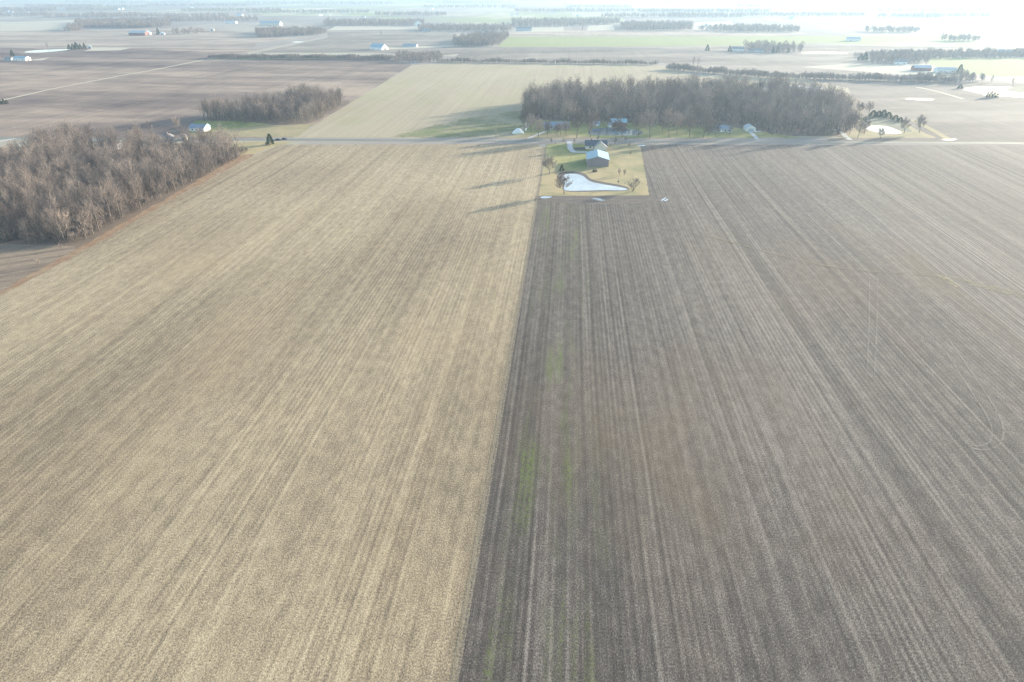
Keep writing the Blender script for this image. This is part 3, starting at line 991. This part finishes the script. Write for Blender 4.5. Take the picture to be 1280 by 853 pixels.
CON = [conifer(r, 9.0, w, 1500) for w in (3.3, 2.6, 3.8)]
for x, y, s, v, lab, g in (
        (338, 181, 0.95, 2, 'dark green conifer standing alone on the lawn by the parked dark car', None), (702, 214, 0.5, 2, 'small dark evergreen between the barn and the yard pond', None),
        (16, 70.5, 1.3, 1, 'dark evergreen behind the white shed of the far left farm', None),
        (87, 62, 1.15, 0, 'evergreen in the dark clump beside a small white shed', 'evergreens of the clump on the bare field'), (92, 62.5, 1.2, 2, 'evergreen in the dark clump beside a small white shed', 'evergreens of the clump on the bare field'),
        (97, 61.5, 1.25, 0, 'evergreen in the dark clump beside a small white shed', 'evergreens of the clump on the bare field'), (101, 62, 1.2, 2, 'evergreen in the dark clump beside a small white shed', 'evergreens of the clump on the bare field'),
        (106, 61, 1.1, 0, 'evergreen in the dark clump beside a small white shed', 'evergreens of the clump on the bare field'), (95, 59.5, 1.2, 0, 'evergreen in the dark clump beside a small white shed', 'evergreens of the clump on the bare field'),
        (1, 130.5, .55, 0, 'low evergreen in the short row at the far left field edge', 'row of low evergreens by the left lane'), (5, 130.3, .6, 2, 'low evergreen in the short row at the far left field edge', 'row of low evergreens by the left lane'),
        (9, 129.8, .5, 0, 'low evergreen in the short row at the far left field edge', 'row of low evergreens by the left lane'), (-3, 131, .6, 0, 'low evergreen in the short row at the far left field edge', 'row of low evergreens by the left lane'),
        (1098, 146, .95, 2, 'evergreen on the crest above the icy roadside pond', 'evergreens above the icy pond'), (1104, 145.5, 1.0, 0, 'evergreen on the crest above the icy roadside pond', 'evergreens above the icy pond'),
        (1110, 148, .95, 2, 'evergreen on the crest above the icy roadside pond', 'evergreens above the icy pond'), (1119, 150.5, .8, 2, 'evergreen on the crest above the icy roadside pond', 'evergreens above the icy pond'), (1125, 152.5, .7, 2, 'evergreen on the crest above the icy roadside pond', 'evergreens above the icy pond'), (1091, 146, 1.0, 2, 'evergreen on the crest above the icy roadside pond', 'evergreens above the icy pond'),
        (1234, 122, .75, 1, 'narrow evergreen in the row before the bright sheet of ice', 'row of narrow evergreens by the far ice'), (1238, 122, .8, 1, 'narrow evergreen in the row before the bright sheet of ice', 'row of narrow evergreens by the far ice'),
        (1242, 122.2, .75, 1, 'narrow evergreen in the row before the bright sheet of ice', 'row of narrow evergreens by the far ice'), (1246, 122.2, .6, 1, 'narrow evergreen in the row before the bright sheet of ice', 'row of narrow evergreens by the far ice'),
        (1200, 111, .8, 2, 'round dark evergreen at the left end of the far bright ice', None),
        (1075, 76, 1.3, 2, 'left one of a pair of hazy evergreens on the far right farm', None), (1081, 76, 1.5, 0, 'right one of a pair of hazy evergreens on the far right farm', None),
        (966, 66.5, 1.2, 1, 'evergreen in the hazy farmstead clump amid grey fields', 'evergreens of the hazy farmstead'), (972, 66.5, 1.3, 0, 'evergreen in the hazy farmstead clump amid grey fields', 'evergreens of the hazy farmstead'), (884, 64, 1.4, 0, 'evergreen in the hazy farmstead clump amid grey fields', 'evergreens of the hazy farmstead'),
        (912, 64.5, 1.2, 2, 'evergreen in the hazy farmstead clump amid grey fields', 'evergreens of the hazy farmstead'), (985, 66.5, .9, 1, 'evergreen in the hazy farmstead clump amid grey fields', 'evergreens of the hazy farmstead'),
        (1199, 92, 1.3, 2, 'bluish evergreen right of the pale blue far farm roofs', None), (198, 43.5, 1.7, 1, 'dark evergreen right of the distant red barn', None)):
    if 'crest' in lab or 'round' in lab:
        s = (s * 1.25, s * 1.25, s * 0.68)
    place(CON[v], 'evergreen_tree', G(x, y), s, lab, 'tree', g, ('trunk', 'foliage'))


# --- brush under the woods
BRUSHKIT = bpy.data.collections.new('brush kit')
for v in SHRUB[:2]:
    BRUSHKIT.objects.link(bpy.data.objects.new('kit_brush', joined('brush', v)))
GN_BRUSH = gn_group(BRUSHKIT)
mass('undergrowth', [p for p in scatter(WL, 3.2, r) if p.y < 330 or edge_dist(p, edge_a, edge_b) < 34], GN_BRUSH, 0.45, 1.15, 'grey-brown brush under the edge of the left wood', r)
mass('undergrowth', [p for p in scatter(WR, 5.5, r) if p.y < 690], GN_BRUSH, 0.5, 1.2, 'brush under the front of the hazy wood behind the road', r)


# --- hedgerows and far woods: strips that read as one mass each
def strip(name, a, b, w, step, lo, hi, label, gn=GN_FAR):
    a, b = Vector(a), Vector(b)
    d = (b - a).normalized()
    nn = Vector((-d.y, d.x, 0)) * w / 2
    return mass(name, scatter([a - nn, b - nn, b + nn, a + nn], step, r), gn, lo, hi, label, r)


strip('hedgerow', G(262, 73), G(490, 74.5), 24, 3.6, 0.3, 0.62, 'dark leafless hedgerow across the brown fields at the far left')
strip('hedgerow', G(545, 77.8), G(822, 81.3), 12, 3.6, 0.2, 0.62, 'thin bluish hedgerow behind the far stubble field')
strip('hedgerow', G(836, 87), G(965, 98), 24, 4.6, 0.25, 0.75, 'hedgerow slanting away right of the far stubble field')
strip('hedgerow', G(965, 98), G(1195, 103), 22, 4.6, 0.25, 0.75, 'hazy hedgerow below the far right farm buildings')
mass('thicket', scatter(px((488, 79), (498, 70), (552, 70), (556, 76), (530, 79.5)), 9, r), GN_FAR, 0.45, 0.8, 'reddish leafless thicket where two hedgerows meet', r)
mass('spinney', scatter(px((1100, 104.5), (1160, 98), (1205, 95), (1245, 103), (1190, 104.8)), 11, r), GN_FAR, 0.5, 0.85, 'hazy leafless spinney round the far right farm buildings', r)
FARW = [
    (('distant_woodland', [(96, 35.5), (95, 28), (210, 27), (214, 33), (180, 35.5)], 13, 'grey wood left behind the red barn')),
    (('distant_woodland', [(80, 39.5), (86, 36), (104, 36), (100, 39.5)], 13, 'small dark spinney at the left of the distant grey wood')),
    (('distant_woodland', [(205, 27.5), (206, 24.5), (228, 24.5), (232, 27.5)], 15, 'grey extension of the distant wood')),
    (('distant_woodland', [(322, 48), (320, 40), (408, 39.5), (405, 44)], 13, 'hazy wood left of the centre beyond the hedgerow')),
    (('distant_woodland', [(568, 58.5), (566, 53), (598, 47), (637, 46), (632, 50), (622, 58.5)], 11, 'compact dark wood near the middle of the far fields')),
    (('distant_woodland', [(524, 40), (524, 35), (640, 35), (640, 40)], 17, 'hazy tree belt behind the compact dark wood')),
    (('distant_woodland', [(405, 33), (405, 28), (530, 28), (530, 33)], 20, 'hazy tree belt behind the straw field')),
    (('distant_woodland', [(640, 35), (640, 27), (775, 26), (775, 31), (710, 34)], 22, 'pale tree belt beyond the green wheat strip')),
    (('distant_woodland', [(776, 39), (775, 31), (866, 31), (866, 38.5)], 17, 'square hazy wood beyond the green wheat strip')),
    (('distant_woodland', [(930, 58), (935, 66), (960, 66.5), (1002, 67), (1002, 62)], 17, 'thin trees round the hazy farmstead amid grey fields')),
    (('distant_woodland', [(1060, 72), (1110, 67), (1300, 66), (1300, 73), (1180, 74)], 10, 'very pale wood at the far right')),
    (('distant_woodland', [(1085, 81), (1095, 74), (1165, 72), (1160, 80)], 15, 'pale garden trees above the far right barn')),
    (('distant_woodland', [(230, 27.5), (230, 24), (322, 24), (322, 27)], 24, 'faint tree belt at left of the horizon farmland')),
    (('distant_woodland', [(868, 38), (920, 35), (1000, 38), (1000, 41), (930, 41)], 17, 'very faint tree belt beyond the pale fields')),
    (('distant_woodland', [(215, 43.5), (215, 41), (256, 40.5), (256, 43.5)], 22, 'row of grey trees right of the red barn')),
    (('distant_woodland', [(1080, 41), (1082, 38.5), (1150, 39), (1145, 42)], 18, 'barely visible wood beyond the faint green field')),
    (('distant_woodland', [(1175, 52), (1178, 50), (1225, 50.5), (1220, 52.5)], 14, 'barely visible spinney at the far right')),
]
for nm, pg, st, lab in FARW:
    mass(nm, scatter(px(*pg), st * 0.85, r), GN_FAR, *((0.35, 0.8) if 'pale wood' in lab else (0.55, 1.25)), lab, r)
# belts near the horizon
rr = random.Random(99)
for (y0, y1, k, st) in ((19, 22.5, 10, 24), (13, 17, 11, 31), (7, 11, 11, 42), (2, 6, 10, 70), (-4, 0, 7, 150)):
    allp = []
    for i in range(k):
        a = rr.uniform(-150, 1380)
        w = rr.uniform(60, 210)
        ya = rr.uniform(y0, y1)
        allp += scatter(px((a, ya + 0.9), (a + w, ya + 0.9), (a + w, ya - rr.uniform(0.6, 1.4)), (a, ya - 1.0)), st, rr)
    mass('distant_woodland', allp, GN_FAR, 0.8, 1.35, 'blue hazy woods scattered towards the horizon', rr)

# lone far trees
for x, y, s, lab in ((60, 62, .9, 'lone leafless tree left of the far evergreen clump'), (477, 46, .9, 'lone leafless tree standing in the far straw field'), (3, 75, .8, 'leafless tree behind the far left white shed'),
                     (728, 38, 1.5, 'tall leafless tree beside the far straw rectangle'), (866, 84, 1.0, 'tallest leafless tree of the slanting far hedgerow'), (872, 84.5, .9, 'second tall leafless tree of the slanting far hedgerow'),
                     (1157, 84, 1.1, 'large leafless tree behind the far red barn'), (1114, 81, 1.0, 'leafless tree on the straw field left of the far red barn'), (1101, 80, 1.0, 'leafless tree nearest the far pair of evergreens'),
                     (268, 42, 1.0, 'leafless tree before the small distant house right of the red barn'), (1266, 108, .8, 'leafless tree on the dark bank of the far bright ice')):
    place(rng.choice(VARIANTS), 'bare_tree', G(x, y), s * 0.85, lab, 'tree')


# ------------------------------------------------------------------ buildings
def gable_mesh(L, Wd, h, rise, over=0.4, th=0.18):
    """walls with gables (ridge along local Y) and a two-slope roof slab"""
    wb, rb_ = bmesh.new(), bmesh.new()
    w, l = Wd / 2, L / 2
    fr = [wb.verts.new((x, -l, z)) for x, z in ((-w, -0.3), (w, -0.3), (w, h), (0, h + rise), (-w, h))]
    bk = [wb.verts.new((v.co.x, l, v.co.z)) for v in fr]
    wb.faces.new(fr)
    wb.faces.new(bk[::-1])
    for i in (0, 1, 4):
        j = (i + 1) % 5
        wb.faces.new((fr[i], bk[i], bk[j], fr[j]))
    k = rise / w
    for s in (-1, 1):
        e = w + over
        pr = [(0, h + rise + 0.02), (s * e, h - over * k + 0.02), (s * e, h - over * k + 0.02 + th), (0, h + rise + 0.02 + th)]
        a = [rb_.verts.new((x, -l - over, z)) for x, z in pr]
        b = [rb_.verts.new((x, l + over, z)) for x, z in pr]
        rb_.faces.new(a)
        rb_.faces.new(b[::-1])
        for i in range(4):
            rb_.faces.new((a[i], b[i], b[(i + 1) % 4], a[(i + 1) % 4]))
    bmesh.ops.recalc_face_normals(rb_, faces=rb_.faces)
    bmesh.ops.recalc_face_normals(wb, faces=wb.faces)
    return wb, rb_


def opening(parent, kind, side, off, z0, w, h, L, Wd, mat=None, frame=M_WHITE):
    """a door or window on a wall: side f/b = gable ends, l/r = long walls"""
    M = {'f': Matrix.Translation((off, -L / 2, z0)), 'b': Matrix.Translation((off, L / 2, z0)) @ Matrix.Rotation(math.pi, 4, 'Z'),
         'l': Matrix.Translation((-Wd / 2, off, z0)) @ Matrix.Rotation(-math.pi / 2, 4, 'Z'), 'r': Matrix.Translation((Wd / 2, off, z0)) @ Matrix.Rotation(math.pi / 2, 4, 'Z')}[side]
    bm = bmesh.new()
    if kind == 'window':
        for a in ((-w / 2 - .1, -w / 2, 0, h), (w / 2, w / 2 + .1, 0, h), (-w / 2 - .1, w / 2 + .1, h, h + .1), (-w / 2 - .1, w / 2 + .1, -.1, 0)):
            add_box(bm, a[0], a[1], -0.07, 0.03, a[2], a[3], M)
        o = obj('window', bm, frame, parent)
        bm = bmesh.new()
        add_box(bm, -w / 2, w / 2, -0.03, 0.02, 0, h, M)
        obj('pane', bm, M_GLASS, o)
    else:
        add_box(bm, -w / 2, w / 2, -0.06, 0.03, 0, h, M)
        o = obj('door', bm, mat or M_DARKDOOR, parent)
    return o


def building(name, label, cat, loc, rz, L, Wd, h, rise, wall, roof, ops=(), group=None, chimney=False):
    t = thing(name, label, cat, loc, rz, group)
    wb, rb_ = gable_mesh(L, Wd, h, rise)
    obj('wall', wb, wall, t)
    ro = obj('roof', rb_, roof, t)
    for k in ops:
        opening(t, *k[:6], L, Wd, *(k[6:]))
    if chimney:
        bm = bmesh.new()
        add_box(bm, Wd * 0.1, Wd * 0.1 + 0.8, L * 0.2, L * 0.2 + 0.8, h, h + rise + 0.9)
        obj('chimney', bm, M_BRICK, ro)
    return t


# the yard: white roofed barn, L-shaped house
fl, frr = G(733.8, 208.5), G(760.5, 208.0)
wdt = (frr - fl).length
ctr = (fl + frr) / 2
BL = 23.0
dv = Vector((math.sin(ROW), math.cos(ROW), 0))
barn = building('barn', 'large barn with a white steel roof and mauve grey walls in the yard', 'barn', ctr + dv * BL / 2, -ROW, BL, wdt, 4.6, 2.2, M_GREYSIDING, M_WHITEMETAL,
                [('door', 'l', 4, 0, 3.6, 3.4, M_WHITE), ('door', 'l', -7, 0, 1.0, 2.1, M_DARKDOOR), ('window', 'l', -3.5, 1.2, 1.1, 1.0), ('door', 'b', 0, 0, 4.2, 3.8, M_WHITE)])
hc = G(745.5, 190.0) + dv * 14.5
house = building('house', 'cream house with a dark blue grey roof behind the white roofed barn', 'house', hc, -ROW + math.pi / 2, 16.5, 11.0, 2.6, 3.2, M_CREAMSIDING, M_SHINGLE,
                 [('window', 'l', 4.5, 0.9, 1.4, 1.2), ('window', 'l', 1.5, 0.9, 1.4, 1.2), ('door', 'l', -0.6, 0, 1.0, 2.1, M_WHITE), ('window', 'r', 3, 0.9, 1.4, 1.2), ('window', 'r', -3, 0.9, 1.4, 1.2), ('window', 'f', 0, 0.9, 1.4, 1.2), ('window', 'b', 0, 0.9, 1.4, 1.2)], None, True)
# the wing towards the barn: a second gable of the same house
wb, rb_ = gable_mesh(9.0, 9.4, 2.55, 3.15, 0.38)
T = Matrix.Rotation(-math.pi / 2, 4, 'Z') @ Matrix.Translation((3.4, -4.3, 0))
wb.transform(T)
rb_.transform(T)
obj('wall', wb, M_CREAMSIDING, house)
obj('roof', rb_, plain('shingles painted sunlit', (0.34, 0.32, 0.30), 0.85, 0.15, 1.5), house)  # wing roof paler than the main one: sunlight put into its colour

WN = lambda s, *xs: [('window', s, x, 0.9, 1.3, 1.2) for x in xs]
building('house', 'long low house with a blue roof behind lawn trees left of the driveway', 'house', G(695, 160.5), math.pi / 2, 22, 9, 2.9, 2.6, M_PALEBLUE, M_BLUEROOF, WN('l', -8, -4.5, 4, 7.5) + [('door', 'l', 0, 0, 1.0, 2.1, M_WHITE)], None, True)
building('shed', 'small blue shed left of the red brick house beyond the dark pond', 'shed', G(745.5, 157.5), math.pi / 2, 5.5, 4.5, 2.6, 1.4, M_PALEBLUE, M_BLUEROOF, [('door', 'l', 0, 0, 2.2, 2.2, M_WHITE)])
building('house', 'red brick house with a pale roof beyond the dark pond', 'house', G(773, 157.8), math.pi / 2, 13.5, 9, 3.6, 2.8, M_BRICK, M_WHITEMETAL, WN('l', -5, -2.5, 3, 5) + [('door', 'l', 0, 0, 1.0, 2.1, M_WHITE)], None, True)
building('shed', 'pale lean shed at the left end of the red brick house', 'shed', G(762.5, 158.8), 0, 5, 4, 2.6, 1.2, M_PALEBLUE, M_GREYROOF, [('door', 'f', 0, 0, 1.6, 2.0, M_WHITE)])
building('house', 'blue house among lawn trees left of the pale garage', 'house', G(902, 164.5), math.pi / 2, 15, 9, 2.9, 2.4, M_PALEBLUE, M_BLUEROOF, WN('l', -5, -2, 4) + [('door', 'l', 1.5, 0, 1.0, 2.1, M_WHITE)], None, True)
building('garage', 'pale gabled garage at the head of the short concrete drive', 'garage', G(936.5, 163.5), 0, 9, 8, 3.0, 2.2, M_WHITE, M_PALEBLUE, [('door', 'f', 0, 0, 4.6, 2.4, M_PALEBLUE)])
building('house', 'low house with a pale blue roof and white gable behind the left wood', 'house', G(250, 163.5), math.pi / 2 - 0.25, 15, 9, 2.9, 2.6, M_WHITE, M_BLUEROOF, WN('l', -4, 0, 4), None)
building('shed', 'bright white shed right of the pale blue roof behind the left wood', 'shed', G(259.5, 162), 0.2, 5, 4.5, 2.8, 1.6, M_WHITE, M_WHITEMETAL, [('door', 'f', 0, 0, 2, 2.2, M_DARKDOOR)])
building('house', 'grey roofed house mostly hidden by the back of the left wood', 'house', G(211, 176), 0.5, 13, 8.5, 3.0, 2.6, M_PALEBLUE, M_GREYROOF, WN('f', -2, 2), None, True)
building('shed', 'cream shed seen between bare trees at the back of the left wood', 'shed', G(231, 175), 0.1, 5, 4, 3.0, 1.5, M_CREAMSIDING, M_GREYROOF, [('door', 'f', 0, 0, 1.8, 2.1, M_DARKDOOR)])
building('house', 'pale house glimpsed through the middle of the left wood', 'house', G(140, 186), math.pi / 2, 13, 8, 3.0, 2.4, M_PALEBLUE, M_GREYROOF, WN('l', -3, 3), None)

# far farms
FARM = [
    ('shed', 'long white shed at the far left beyond the brown fields', G(28, 76), 1.4, 24, 12, 4.5, 2.5, M_WHITE, M_WHITEMETAL),
    ('shed', 'grey shed left of the long white shed at the far left', G(12, 75.5), 1.5, 12, 8, 3, 2, M_PALEBLUE, M_GREYROOF),
    ('shed', 'small white shed right of the far evergreen clump', G(112, 60.5), 0.5, 12, 9, 3.6, 2.4, M_WHITE, M_WHITEMETAL),
    ('barn', 'distant red barn with a pale blue roof on the bare plain', G(174, 44.5), 1.45, 46, 18, 6.5, 5, M_REDBARN, M_PALEBLUE),
    ('house', 'white house at the right end of the distant red barn', G(186, 44), 0.1, 14, 12, 6, 4, M_WHITE, M_WHITEMETAL),
    ('shed', 'white shed right of the dark evergreen by the distant red barn', G(203, 43.6), 0.3, 18, 12, 3.5, 3, M_WHITE, M_WHITEMETAL),
    ('house', 'small distant white house among trees right of the red barn', G(265, 39), 0.3, 16, 12, 6, 4, M_WHITE, M_GREYROOF),
    ('shed', 'low white shed on the far plain above the left hedgerow', G(289, 29.5), 1.5, 40, 14, 5, 3, M_WHITE, M_PALEBLUE),
    ('barn', 'white barn with a tall bright gable beyond the left hedgerow', G(474, 62), 1.0, 32, 19, 4.5, 6.5, M_WHITE, M_WHITEMETAL),
    ('shed', 'low blue roofed shed right of the tall white barn', G(513, 58.8), 1.4, 30, 12, 3.6, 2.5, M_PALEBLUE, M_BLUEROOF),
    ('barn', 'long red barn with a pale blue roof at the far right', G(1151, 88.5), 1.5, 25, 12, 4.5, 3, M_REDBARN, M_PALEBLUE),
    ('shed', 'long white shed with a pale blue roof right of the far red barn', G(1181, 90.5), 1.5, 28, 12, 4.0, 2.6, M_WHITE, M_PALEBLUE),
    ('house', 'white house under pale garden trees at the far right', G(1125, 80.5), 1.3, 18, 11, 4, 3.5, M_WHITE, M_GREYROOF),
    ('house', 'pale house in the hazy farmstead amid grey fields', G(922, 64), 1.3, 22, 12, 4.5, 3.5, M_WHITE, M_GREYROOF),
    ('shed', 'low shed at the left end of the hazy farmstead', G(945, 65.5), 1.5, 26, 12, 4, 3, M_PALEBLUE, M_GREYROOF),
    ('house', 'far house standing in the faint green field at right', G(1066, 51.5), 1.4, 30, 14, 5, 4, M_WHITE, M_PALEBLUE),
    ('house', 'pale gabled house in the tree belt behind the straw field', G(523, 33), 0.2, 26, 22, 9, 8, M_WHITE, M_WHITEMETAL),
    ('barn', 'pale barn beside the straw rectangle beyond the wheat strip', G(655, 38.8), 1.5, 46, 16, 7, 4, M_PALEBLUE, M_GREYROOF),
    ('barn', 'long cream shed among hazy trees left of the centre', G(339, 32), 1.45, 70, 22, 8, 5, M_CREAMSIDING, M_WHITEMETAL),
    ('shed', 'small blue shed within the tree belt behind the compact wood', G(534, 39.5), 1.5, 28, 12, 4, 3, M_PALEBLUE, M_BLUEROOF),
    ('shed', 'small white shed at the edge of the very pale wood', G(1255, 68), 1.4, 24, 12, 5, 3, M_WHITE, M_WHITEMETAL),
]
for nm, lab, loc, rz, L, Wd, h, rise, w, rf in FARM:
    building(nm, lab, nm, loc, rz, L, Wd, h, rise, w, rf, [('door', 'f', 0, 0, Wd * 0.3, h * 0.7, M_DARKDOOR), ('window', 'l', L * 0.25, 1.0, 1.5, 1.3), ('window', 'l', -L * 0.25, 1.0, 1.5, 1.3)])

# white specks of the far villages: too small to show parts
wb, rb_ = gable_mesh(20, 14, 5, 5)
k0 = len(wb.faces)
me_tmp = mesh_only('tmp', rb_, [])
wb.from_mesh(me_tmp)
wb.faces.ensure_lookup_table()
for f in wb.faces[k0:]:
    f.material_index = 1
far_house = obj('farmhouse', wb, [M_WHITE, M_WHITEMETAL])
tag(far_house, 'white speck of a farmhouse in the haze below the horizon', 'house', 'white farmhouses far out in the haze')
spots = [(4, 18), (9, 15), (14, 17.5), (2, 13), (17, 19), (44, 6.5), (66, 8.5), (92, 7), (142, 12), (148, 12.3), (152, 12), (112, 19.5), (190, 17.8), (150, 19.6), (400, 20), (412, 19), (430, 17), (455, 22), (500, 15.5), (640, 19.5), (647, 19), (690, 16),
         (35, 16), (20, 20), (375, 15), (300, 20), (240, 10), (540, 12), (722, 21), (883, 33), (990, 24), (60, 17.6)]
for i, (x, y) in enumerate(spots):
    o = far_house if i == 0 else far_house.copy()
    if i:
        C.objects.link(o)
    o.location = G(x, y)
    o.rotation_euler = (0, 0, rng.uniform(0, 3.1))
    s = rng.uniform(0.5, 1.0)
    o.scale = (s, s * rng.uniform(1, 1.8), s)


# ------------------------------------------------------------------ poles, vehicles, small things
def utility_pole(loc, label, h=9.5):
    t = thing('utility_pole', label, 'pole', loc, math.atan2(dirv.y, dirv.x), 'utility poles along the road')
    bm = bmesh.new()
    add_tube(bm, [Vector((0, 0, -0.3)), Vector((0, 0, h))], [0.17, 0.11], 8)
    obj('post', bm, M_WOODPOLE, t)
    bm = bmesh.new()
    add_box(bm, -0.06, 0.06, -1.2, 1.2, h - 0.9, h - 0.76)
    ca = obj('crossarm', bm, M_WOODPOLE, t)
    for y in (-1.05, -0.5, 0.5, 1.05):
        bm = bmesh.new()
        add_tube(bm, [Vector((0, y, h - 0.757)), Vector((0, y, h - 0.55))], [0.05, 0.04], 6)
        obj('insulator', bm, M_STEEL, ca)


for x, y, lab in ((22, 171.5, 'utility pole at the far left road corner'), (193, 171, 'pale utility pole rising behind the left wood'), (967, 173.6, 'utility pole right of the concrete drive by the dark wood'), (981.5, 173.6, 'second pole standing just right of the roadside utility pole'),
                  (620, 173, 'lone utility pole on the verge left of the white heap')):
    utility_pole(G(x, y), lab)


def car(name, label, loc, rz, paint, L=4.6, van=False):
    t = thing(name, label, 'car', loc, rz)
    bm = bmesh.new()
    prof = [(-L / 2, 0.35), (L / 2, 0.35), (L / 2, 0.78), (L / 2 - 1.2, 0.95), (-L / 2, 0.98)]
    a = [bm.verts.new((x, -0.88, z)) for x, z in prof]
    b = [bm.verts.new((x, 0.88, z)) for x, z in prof]
    bm.faces.new(a)
    bm.faces.new(b[::-1])
    for i in range(5):
        bm.faces.new((a[i], b[i], b[(i + 1) % 5], a[(i + 1) % 5]))
    bmesh.ops.recalc_face_normals(bm, faces=bm.faces)
    bmesh.ops.bevel(bm, geom=bm.edges[:], offset=0.08, segments=2, affect='EDGES')
    obj('body', bm, paint, t)
    bm = bmesh.new()
    x0, x1 = (-L / 2 + 0.3, L / 2 - 1.4) if not van else (-0.4, L / 2 - 1.3)
    lo = [bm.verts.new((x, y, 0.94)) for x, y in ((x0, -.8), (x1, -.8), (x1, .8), (x0, .8))]
    hi = [bm.verts.new((x, y, 1.45)) for x, y in ((x0 + .45, -.64), (x1 - .65, -.64), (x1 - .65, .64), (x0 + .45, .64))]
    for i in range(4):
        bm.faces.new((lo[i], lo[(i + 1) % 4], hi[(i + 1) % 4], hi[i]))
    obj('windows', bm, M_GLASS, t)
    bm = bmesh.new()
    add_box(bm, x0 + .42, x1 - .62, -.66, .66, 1.452, 1.51)
    obj('car_roof', bm, paint, t)
    for x in (-L / 2 + 0.85, L / 2 - 0.9):
        for y in (-0.86, 0.86):
            bm = bmesh.new()
            add_tube(bm, [Vector((x, y - 0.1, 0.33)), Vector((x, y + 0.1, 0.33))], [0.33, 0.33], 14)
            obj('wheel', bm, M_TYRE, t)
    return t


car('parked_car', 'dark car parked on the roadside right of the lone conifer', G(348.5, 175.5, 0), math.atan2(dirv.y, dirv.x), M_DARKPAINT, 4.8)
car('parked_car', 'smaller dark car just right of the first parked dark car', G(356, 174.6, 0), math.atan2(dirv.y, dirv.x), M_DARKPAINT, 4.3)
car('parked_car', 'white car on the grass right of the pale garage', G(947, 166, 0), 0.1, M_WHITEPAINT, 5.0, True)


def lumpy(sx, sy, sz, r, seed):
    bm = bmesh.new()
    bmesh.ops.create_icosphere(bm, subdivisions=4, radius=1)
    q = random.Random(seed)
    bumps = [(Vector((q.gauss(0, 1), q.gauss(0, 1), q.uniform(0, 1))).normalized(), q.uniform(0.1, 0.3)) for _ in range(9)]
    for v in bm.verts:
        d = v.co.normalized()
        k = 1 + sum(a * max(0, d.dot(b) - 0.75) * 4 for b, a in bumps) - 0.1
        v.co = Vector((d.x * sx * k, d.y * sy * k, max(-0.05, d.z * sz * k)))
    return bm


t = obj('covered_heap', lumpy(5.0, 3.0, 3.4, rng, 3), M_TARP)
t.location = G(648.5, 167)
tag(t, 'bright white lumpy covered heap on the grass left of the blue roofed house', 'heap')
t = thing('storage_tank', 'small white upright tank right of the white covered heap', 'tank', G(657.3, 164))
bm = bmesh.new()
add_tube(bm, [Vector((0, 0, 0.3)), Vector((0, 0, 2.0)), Vector((0, 0, 2.4))], [0.8, 0.8, 0.3], 14)
obj('tank_body', bm, M_WHITE, t)
bm = bmesh.new()
add_box(bm, -0.7, 0.7, -0.7, 0.7, -0.05, 0.298)
obj('tank_base', bm, M_CONCRETE, t)
# yard odds and ends
t = thing('woodpile', 'dark brown woodpile on the tan lawn between the barn and the pond', 'woodpile', G(743.5, 215), 0.5)
for i in range(5):
    bm = bmesh.new()
    for j in range(7 - i):
        z = 0.18 + i * 0.3
        y = (j - (6 - i) / 2) * 0.36
        add_tube(bm, [Vector((-1.3 + rng.uniform(-.1, .1), y, z)), Vector((1.3, y, z))], [0.17, 0.17], 7)
    obj('log_row', bm, M_BROWNWOOD, t)
t = thing('bird_house', 'post with a bird box at the edge of the frozen yard pond', 'bird box', G(772.3, 234.6))
bm = bmesh.new()
add_tube(bm, [Vector((0, 0, -0.2)), Vector((0, 0, 3.4))], [0.12, 0.1], 6)
obj('post', bm, M_WOODPOLE, t)
bm = bmesh.new()
add_box(bm, -0.4, 0.4, -0.4, 0.4, 3.4, 4.2)
obj('box', bm, M_DARKDOOR, t)
for x, y, lab in ((694.5, 182.4, 'short dark post in the lawn near the road saplings'), (713.7, 199, 'short dark post below the end of the driveway bend')):
    t = thing('fence_post', lab, 'post', G(x, y))
    bm = bmesh.new()
    add_tube(bm, [Vector((0, 0, -0.2)), Vector((0, 0, 1.5))], [0.14, 0.12], 6)
    obj('post', bm, M_WOODPOLE, t)
    bm = bmesh.new()
    add_box(bm, -0.25, 0.25, -0.2, 0.2, 1.5, 1.85)
    obj('post_cap', bm, M_DARKDOOR, t)
